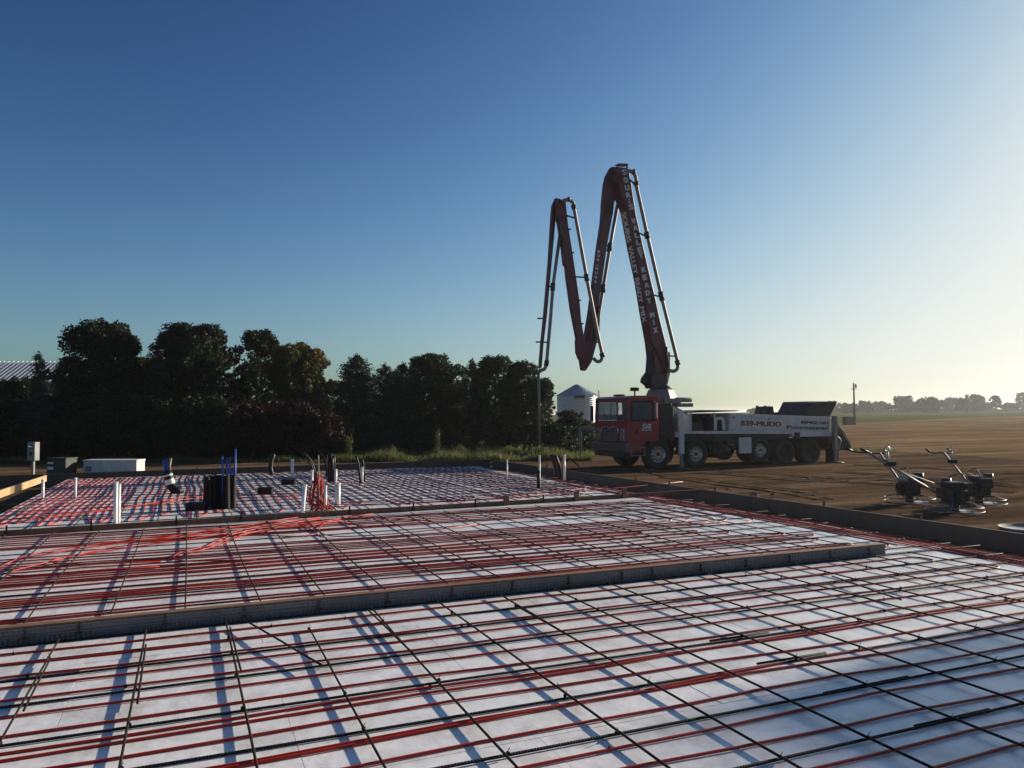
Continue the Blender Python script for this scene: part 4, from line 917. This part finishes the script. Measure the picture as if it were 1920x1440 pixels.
def spruce(px, D, ytop, rpx, label, seed=0, zg=-.26, n=9500, sz=.14, top=.0, group='trees along the back of the site'):
    rnd = random.Random(seed); p = AT(px, D, zg); h = H+(HOR-ytop)/FPX*D-zg; R = rpx/FPX*D
    t = thing('spruce_tree', label, 'spruce', p, 0, group); C = []; m = MB(); m.tube([(0,0,-.1),(0,0,h*.5),(0,0,h*.97)], [.035*h,.02*h,.006], 8)
    nb = int(n/34)
    for k in range(nb):
        f = rnd.random()**1.25; z = .15+(h-.35)*f; rad = (R*(1-f)**.62*(.8+.2*sin(9*f+seed))+.08)*rnd.uniform(.6,1.15)
        a = rnd.uniform(0,2*pi); q = int(20+34*(1-f)); s = rng.uniform(.1,1,q)**.6; x = s*rad
        dz = -.1*x+.25*x*s*(.3+f)+rnd.uniform(-.1,.1); sp = .05+.13*s*(1-s*.5)*(1.3-f)
        C.append(np.stack([x*cos(a)+rng.normal(0,1,q)*sp, x*sin(a)+rng.normal(0,1,q)*sp, z+dz+rng.normal(0,.045,q)], 1))
        if k % 6 == 0: m.tube([(0,0,z),(rad*.5*cos(a),rad*.5*sin(a),z-.05*rad),(rad*.95*cos(a),rad*.95*sin(a),z+.05*rad)], [.03,.02,.006], 5)
    C.append(np.stack([rng.normal(0,.03,60), rng.normal(0,.03,60), h-.5+rng.uniform(0,.55,60)],1))
    C = np.concatenate(C); C = C[C[:,2] > .02]
    fastmesh('crown', quads(C, None, sz, .5), 4, MT['needle'], t); m.build('trunk', MT['bark'], t); return t
broadleaf('broadleaf_tree', 188, 40, 600, 84, .9, 'leaf', 'tall dark leafy tree, leftmost of the big trees, right of the striped roof', seed=1, nb=30)
broadleaf('broadleaf_tree', 362, 41, 603, 84, .8, 'leaf', 'tall rounded leafy tree, second big tree from the left', seed=2, nb=32)
broadleaf('broadleaf_tree', 482, 43, 616, 52, 1.1, 'leaf', 'narrower leafy tree beside a gap of sky, third big tree from the left', seed=3, nb=26)
broadleaf('broadleaf_tree', 548, 41, 640, 58, .6, 'leaf_yellow', 'leafy tree with a loose yellow green crown, fourth big tree from the left', seed=4, nb=26)
broadleaf('broadleaf_tree', 584, 41.5, 651, 40, 1.0, 'leaf_brown', 'thin tree with browning leaves at the right edge of the left group', seed=5, nb=16)
broadleaf('broadleaf_tree', 628, 46, 712, 45, .1, 'leaf_mid', 'low leafy tree between the browning tree and the broad spruce', seed=8, nb=20)
broadleaf('broadleaf_tree', 275, 44, 668, 60, .2, 'leaf', 'lower dark tree filling in between the two tallest trees', seed=6)
broadleaf('broadleaf_tree', 40, 44, 705, 55, .1, 'leaf', 'low dark tree under the striped roof at the far left', seed=7)
spruce(71, 36, 655, 32, 'small pointed spruce in front of the striped roof', 11, n=9000)
spruce(668, 43, 662, 96, 'broad spruce with spiky tips, right of the browning tree', 12, n=38000)
spruce(722, 45, 680, 84, 'slim spruce just right of the broad spiky one', 13, n=26000)
spruce(755, 44, 678, 84, 'dark spruce left of the round topped tree', 14, n=28000)
spruce(886, 45, 672, 56, 'narrow spruce poking out above its neighbours right of the round topped tree', 15, n=15000)
broadleaf('broadleaf_tree', 806, 45, 662, 62, .1, 'leaf_mid', 'wide round topped tree in the middle of the tree line', seed=21, nb=30)
broadleaf('broadleaf_tree', 930, 44, 668, 52, .1, 'leaf_mid', 'bushy tree left of the hanging pump hose', seed=22, nb=28)
broadleaf('broadleaf_tree', 982, 43, 678, 46, .1, 'leaf_mid', 'bushy tree directly behind the boom tip', seed=23, nb=26)
broadleaf('broadleaf_tree', 1016, 42, 708, 32, .1, 'leaf_mid', 'rightmost tree of the tree line, beside the grain bin', seed=24, nb=20)
broadleaf('broadleaf_tree', 850, 47, 682, 40, .1, 'leaf_mid', 'lower bushy tree between the round topped tree and the narrow spruce', seed=25, nb=20)
GS = 'shrubs under the trees'
for k, (px, D, yt, r, mt_, lab) in enumerate((
    (110,38,738,70,'leaf','dark shrub beneath the leftmost big tree'),(205,37,728,74,'leaf','dark shrub behind the long white box'),(300,37,735,70,'leaf','dark shrub under the gap between the tallest trees'),
    (390,37,742,66,'leaf','dark shrub left of the sky gap'),(470,37,750,62,'leaf_purple','purplish shrub behind the blue pipes'),(545,36.5,752,62,'leaf_purple','purplish shrub under the yellow green tree'),
    (605,36,770,52,'leaf_purple','reddish purple shrub at the right end of the shrub row'),(1075,40,770,34,'leaf_mid','green shrub in front of the grain bin'),(1050,38.5,795,30,'leaf_mid','small green shrub left of the far outrigger leg'),
    (1105,41,790,24,'leaf_mid','small green shrub between the outrigger leg and the cab'),(20,37,745,60,'leaf','dark shrub at the left edge of the picture'))):
    broadleaf('shrub', px, D, yt, r, .0, mt_, lab, per=2600, sz=.13, nb=16, seed=40+k, group=GS, cat='shrub')
def weed(px, D, yt, label, sp=.18):
    p = AT(px, D, -.26); h = H+(HOR-yt)/FPX*D+.26; t = thing('weed', label, 'weed', p, 0, 'tall weeds at the grass edge'); m = MB(); C = []
    for k in range(7):
        a = random.uniform(0,2*pi); s = random.uniform(.3,1)*sp; hh_ = h*random.uniform(.6,1); m.tube([(0,0,0),(s*cos(a)*.5,s*sin(a)*.5,hh_*.6),(s*cos(a),s*sin(a),hh_)], [.012,.008,.003], 5)
        q = rng.uniform(.15,1,60)[:,None]; C.append(q*np.array([[s*cos(a),s*sin(a),hh_]])+rng.normal(0,.06,(60,3)))
    m.build('stem', MT['bark'], t); fastmesh('foliage', quads(np.concatenate(C), None, .1, .6), 4, MT['grassblade'], t)
weed(655,35,805,'tall pale weed clump right of the purple shrub'); weed(818,35.5,800,'tall pale sapling in the grass in front of the round topped tree'); weed(868,36,832,'low weed clump right of the sapling', .3); weed(735,36,835,'low weed clump in the grass under the spruces', .3)
# grass strip
n = 26000; px = rng.uniform(-60,1110,n); D = 33.6+rng.uniform(0,1,n)**1.6*9; base = EYE+FW*0; pts = np.empty((n,3))
for i in range(n):
    q = AT(px[i], D[i]); pts[i] = (q[0], q[1], gz(D[i], 0)-.02)
hgt = rng.uniform(.12,.42,n)*(1+.6*np.sin(px*.05)*np.sin(px*.013+1)); hgt *= np.where(px < 620, .55, 1)
th = rng.uniform(0,pi,n); wv = np.stack([np.cos(th), np.sin(th), np.zeros(n)],1)*rng.uniform(.015,.04,n)[:,None]; tip = pts+np.stack([rng.normal(0,.07,n), rng.normal(0,.07,n), hgt],1)
V = np.stack([pts-wv, pts+wv, tip],1).reshape(-1,3)
tag(fastmesh('grass', V, 3, MT['grassblade']), 'rough green grass strip between the far form and the trees', 'grass', kind='stuff')
n = 9000; az = rng.uniform(3,36,n); D = np.interp(az, [3,3.5,14,24,28,33.7,40], [38,38,42,43,38,32.5,31])+rng.normal(0,.35,n)*np.where(rng.random(n) < .3, 3, 1); pts = np.empty((n,3))
for i in range(n):
    q = f0*D[i]+r0*D[i]*tan(radians(az[i])); pts[i] = (q[0], q[1], gz(D[i], az[i])-.02)
hgt = rng.uniform(.03,.1,n)*np.where(abs(az-25) < 1.4, 1.6, .5); th = rng.uniform(0,pi,n); wv = np.stack([np.cos(th), np.sin(th), np.zeros(n)],1)*.025; tip = pts+np.stack([rng.normal(0,.05,n), rng.normal(0,.05,n), hgt],1)
tag(fastmesh('weeds', np.stack([pts-wv, pts+wv, tip],1).reshape(-1,3), 3, MT['grassblade']), 'thin line of low weeds where the dirt meets the stubble', 'weeds', kind='stuff')

# ---------------------------------------------------------------- barn, bin, pole
p = AT(70, 75, -.2); ang = -(YAW+atan((70-960)/FPX))  # faces the camera
t = thing('barn', 'long barn with a metal roof striped by painted sunlight at the far left behind the trees', 'barn', p, ang-radians(24))
zr, ze = H+110/FPX*75+.2, H+66/FPX*75+.2; run = 5.0
MB().box((-14,0,0),(14,2*run,ze)).build('wall', mat('barn wall', (.06,.03,.025), .8, var=.2), t)
m = MB(); 
m.add([(-14.4,-.3,ze-.05),(14.4,-.3,ze-.05),(14.4,run,zr),(-14.4,run,zr),(14.4,2*run+.3,ze-.05),(-14.4,2*run+.3,ze-.05),(-14.4,-.3,ze-.13),(14.4,-.3,ze-.13),(14.4,run,zr-.1),(-14.4,run,zr-.1)], [(0,1,2,3),(3,2,4,5),(0,6,7,1),(1,7,8,2)])
x = -14.3; rb = MB()
while x < 14.3:
    rb.bar((x,-.3,ze+.02),(x,run,zr+.07),.16,.12); x += .44
ro_ = m.build('roof', mat('metal roof', (.07,.08,.1), .5, .2, var=.08), t); rb.build('sun_painted_ribs', mat('sun painted ribs', (.75,.78,.82), .35, .2, var=.05), ro_)  # sun catching the ribs is painted in: ribs near white, sheets dark
D = 80; p = AT(1082, D, .0); t = thing('grain_bin', 'round galvanised grain bin with a conical roof behind the trees and the truck cab', 'grain bin', p)
R = 37.5/FPX*D; zt = H+(HOR-742)/FPX*D; za = H+(HOR-723)/FPX*D
MB().lathe([(R,0),(R,zt)], 48).build('bin_wall', MT['bin'], t)
ro = MB().lathe([(R+.08,zt-.04),(R*.5,(zt+za)/2+.02),(.28,za-.05),(.28,za+.06),(0,za+.1)], 48)
for k in range(24):
    a = 2*pi*k/24; ro.bar(((R+.05)*cos(a),(R+.05)*sin(a),zt+.0),(.28*cos(a),.28*sin(a),za-.0),.05,.05)
ro.build('bin_roof', mat('bin roof', (.45,.5,.55), .4, .6, var=.1), t)
la = YAW*0+atan2(r0[1], r0[0])-.25; ld = MB()
for s in (-.2,.2):
    ca = np.array([cos(la), sin(la), 0]); cb = np.array([-sin(la), cos(la), 0]); ld.bar(ca*(R+.2)+cb*s+[0,0,.5], ca*(R+.2)+cb*s+[0,0,zt+.5], .05,.05)
for k in range(14): ld.bar(ca*(R+.2)-cb*.2+[0,0,.6+.3*k], ca*(R+.2)+cb*.2+[0,0,.6+.3*k], .03,.03)
ld.build('ladder', MT['galv'], t)
fa = atan2(-p[1], -p[0])+.12; c_, s_ = cos(fa), sin(fa); sg = MB(); sg.bar((c_*(R+.06)-s_*.55, s_*(R+.06)+c_*.55, zt-.22), (c_*(R+.06)+s_*.55, s_*(R+.06)-c_*.55, zt-.22), .04, .28); sg.build('sign', MT['utility_green'], t)
D = 120; zg = float(gz(D, 24)); p = AT(1602, D, zg); t = thing('utility_pole', 'wooden utility pole with a small transformer standing in the far field', 'utility pole', p)
ht = H+(HOR-722)/FPX*D-zg; MB().tube([(0,0,-.3),(0,0,ht)], [.16,.11], 10).build('pole', MT['bark'], t)
MB().cyl((.45,0,ht-.7),(.45,0,ht-.1),.14).build('transformer', MT['grey'], t); MB().bar((-.6,0,ht-.9),(.5,0,ht-.9),.08,.1).build('crossarm', MT['bark'], t); MB().cyl((0,0,ht),(0,0,ht+.2),.04).build('insulator', MT['grey'], t)
p = AT(1592, 112, float(gz(112,24))); o = MB().box((-.9,-.4,0),(.9,.4,1.1)).box((-.95,-.45,1.1),(.95,.45,1.16)).build('field_box', MT['utility_green'], loc=p, bevel=.02); tag(o, 'small dark green box in the grass beside the utility pole', 'box')
# far trees along the skyline on the right
GF = 'distant trees along the right horizon'
far = [(1515,772,764,14),(1560,776,752,16),(1590,778,757,22),(1622,778,753,20),(1650,776,754,18),(1672,776,765,12),(1694,775,744,24),(1718,775,756,14),(1742,775,746,24),(1768,774,752,12),(1786,774,747,18),(1806,774,748,14),(1826,774,741,22),(1848,774,757,14),(1866,774,744,10),(1893,773,757,16),(1918,773,738,13),(1416,778,765,14),(1440,778,768,12),(1482,776,768,10)]
for k, (px_, yb, yt, r) in enumerate(far):
    D = 360+35*sin(k*2.1)+(60 if px_ < 1580 else 0); az = math.degrees(atan((px_-960)/FPX)); zg = float(gz(D, az))-.3
    pos = 'left of the utility pole' if px_ < 1600 else ('between the pole and the right edge')
    shape = ['bushy', 'broad', 'dense', 'ragged'][k % 4]
    broadleaf('distant_tree', px_, D, yt+3, r*.92, .6 if r > 12 else 2.5, 'leaf_far', f'{shape} hazy tree on the right skyline, {ORD[sorted(q[0] for q in far).index(px_)]} from the left', per=40, sz=1.0, nb=14, seed=80+k, group=GF, zg=zg)
# low hedge under the skyline trees
for k, (a_, b_) in enumerate(((1560,1690),(1700,1850),(1850,1935))):
    n = 4000; px = rng.uniform(a_,b_,n); D = 400+rng.uniform(-8,8,n); C = np.empty((n,3)); hh_ = np.abs(rng.normal(0,1,n))*.55*(1+.5*np.sin(px*.21))
    for i in range(n):
        q = AT(px[i], D[i]); C[i] = (q[0], q[1], float(gz(D[i], math.degrees(atan((px[i]-960)/FPX))))+hh_[i]*.8)
    tag(fastmesh('hedgerow', quads(C, None, 1.2), 4, MT['leaf_far']), f'hazy low brush under the skyline trees, {["left","middle","right"][k]} stretch', 'hedgerow', GF+' brush', 'stuff')

# ---------------------------------------------------------------- unseen shed shape, added outside the frame to shade the lower right corner
t = thing('unseen_shade_caster', 'unseen shed shape added right of the slab to shade its near corner', 'shade caster', (28, 8.05, -.26), 0)
MB().box((0,-12,0),(9,0,6.3)).build('wall', MT['grey'], t)
MB().prism([(-.2,.2,6.3),(9.2,.2,6.3),(9.2,.2,6.45),(4.5,.2,7.6),(-.2,.2,7.1)], (0,-12.4,0)).build('roof', MT['bin'], t)
MB().box((-.05,-8.5,0),(-.01,-3.5,4.6)).build('door', MT['white'], t)

# ---------------------------------------------------------------- haze
HZ = 0.0003
hm = bpy.data.materials.new('haze'); hm.use_nodes = True; n = hm.node_tree.nodes; n.remove(n['Principled BSDF'])
pv = n.new('ShaderNodeVolumePrincipled'); pv.inputs['Color'].default_value = (.9,.93,.97,1); pv.inputs['Density'].default_value = HZ; pv.inputs['Anisotropy'].default_value = .5
hm.node_tree.links.new(pv.outputs[0], n['Material Output'].inputs['Volume'])
h = MB().box((-3600,-3600,-1.5),(3600,3600,16)).build('haze', hm); tag(h, 'thin morning haze over the fields', 'haze', kind='stuff')
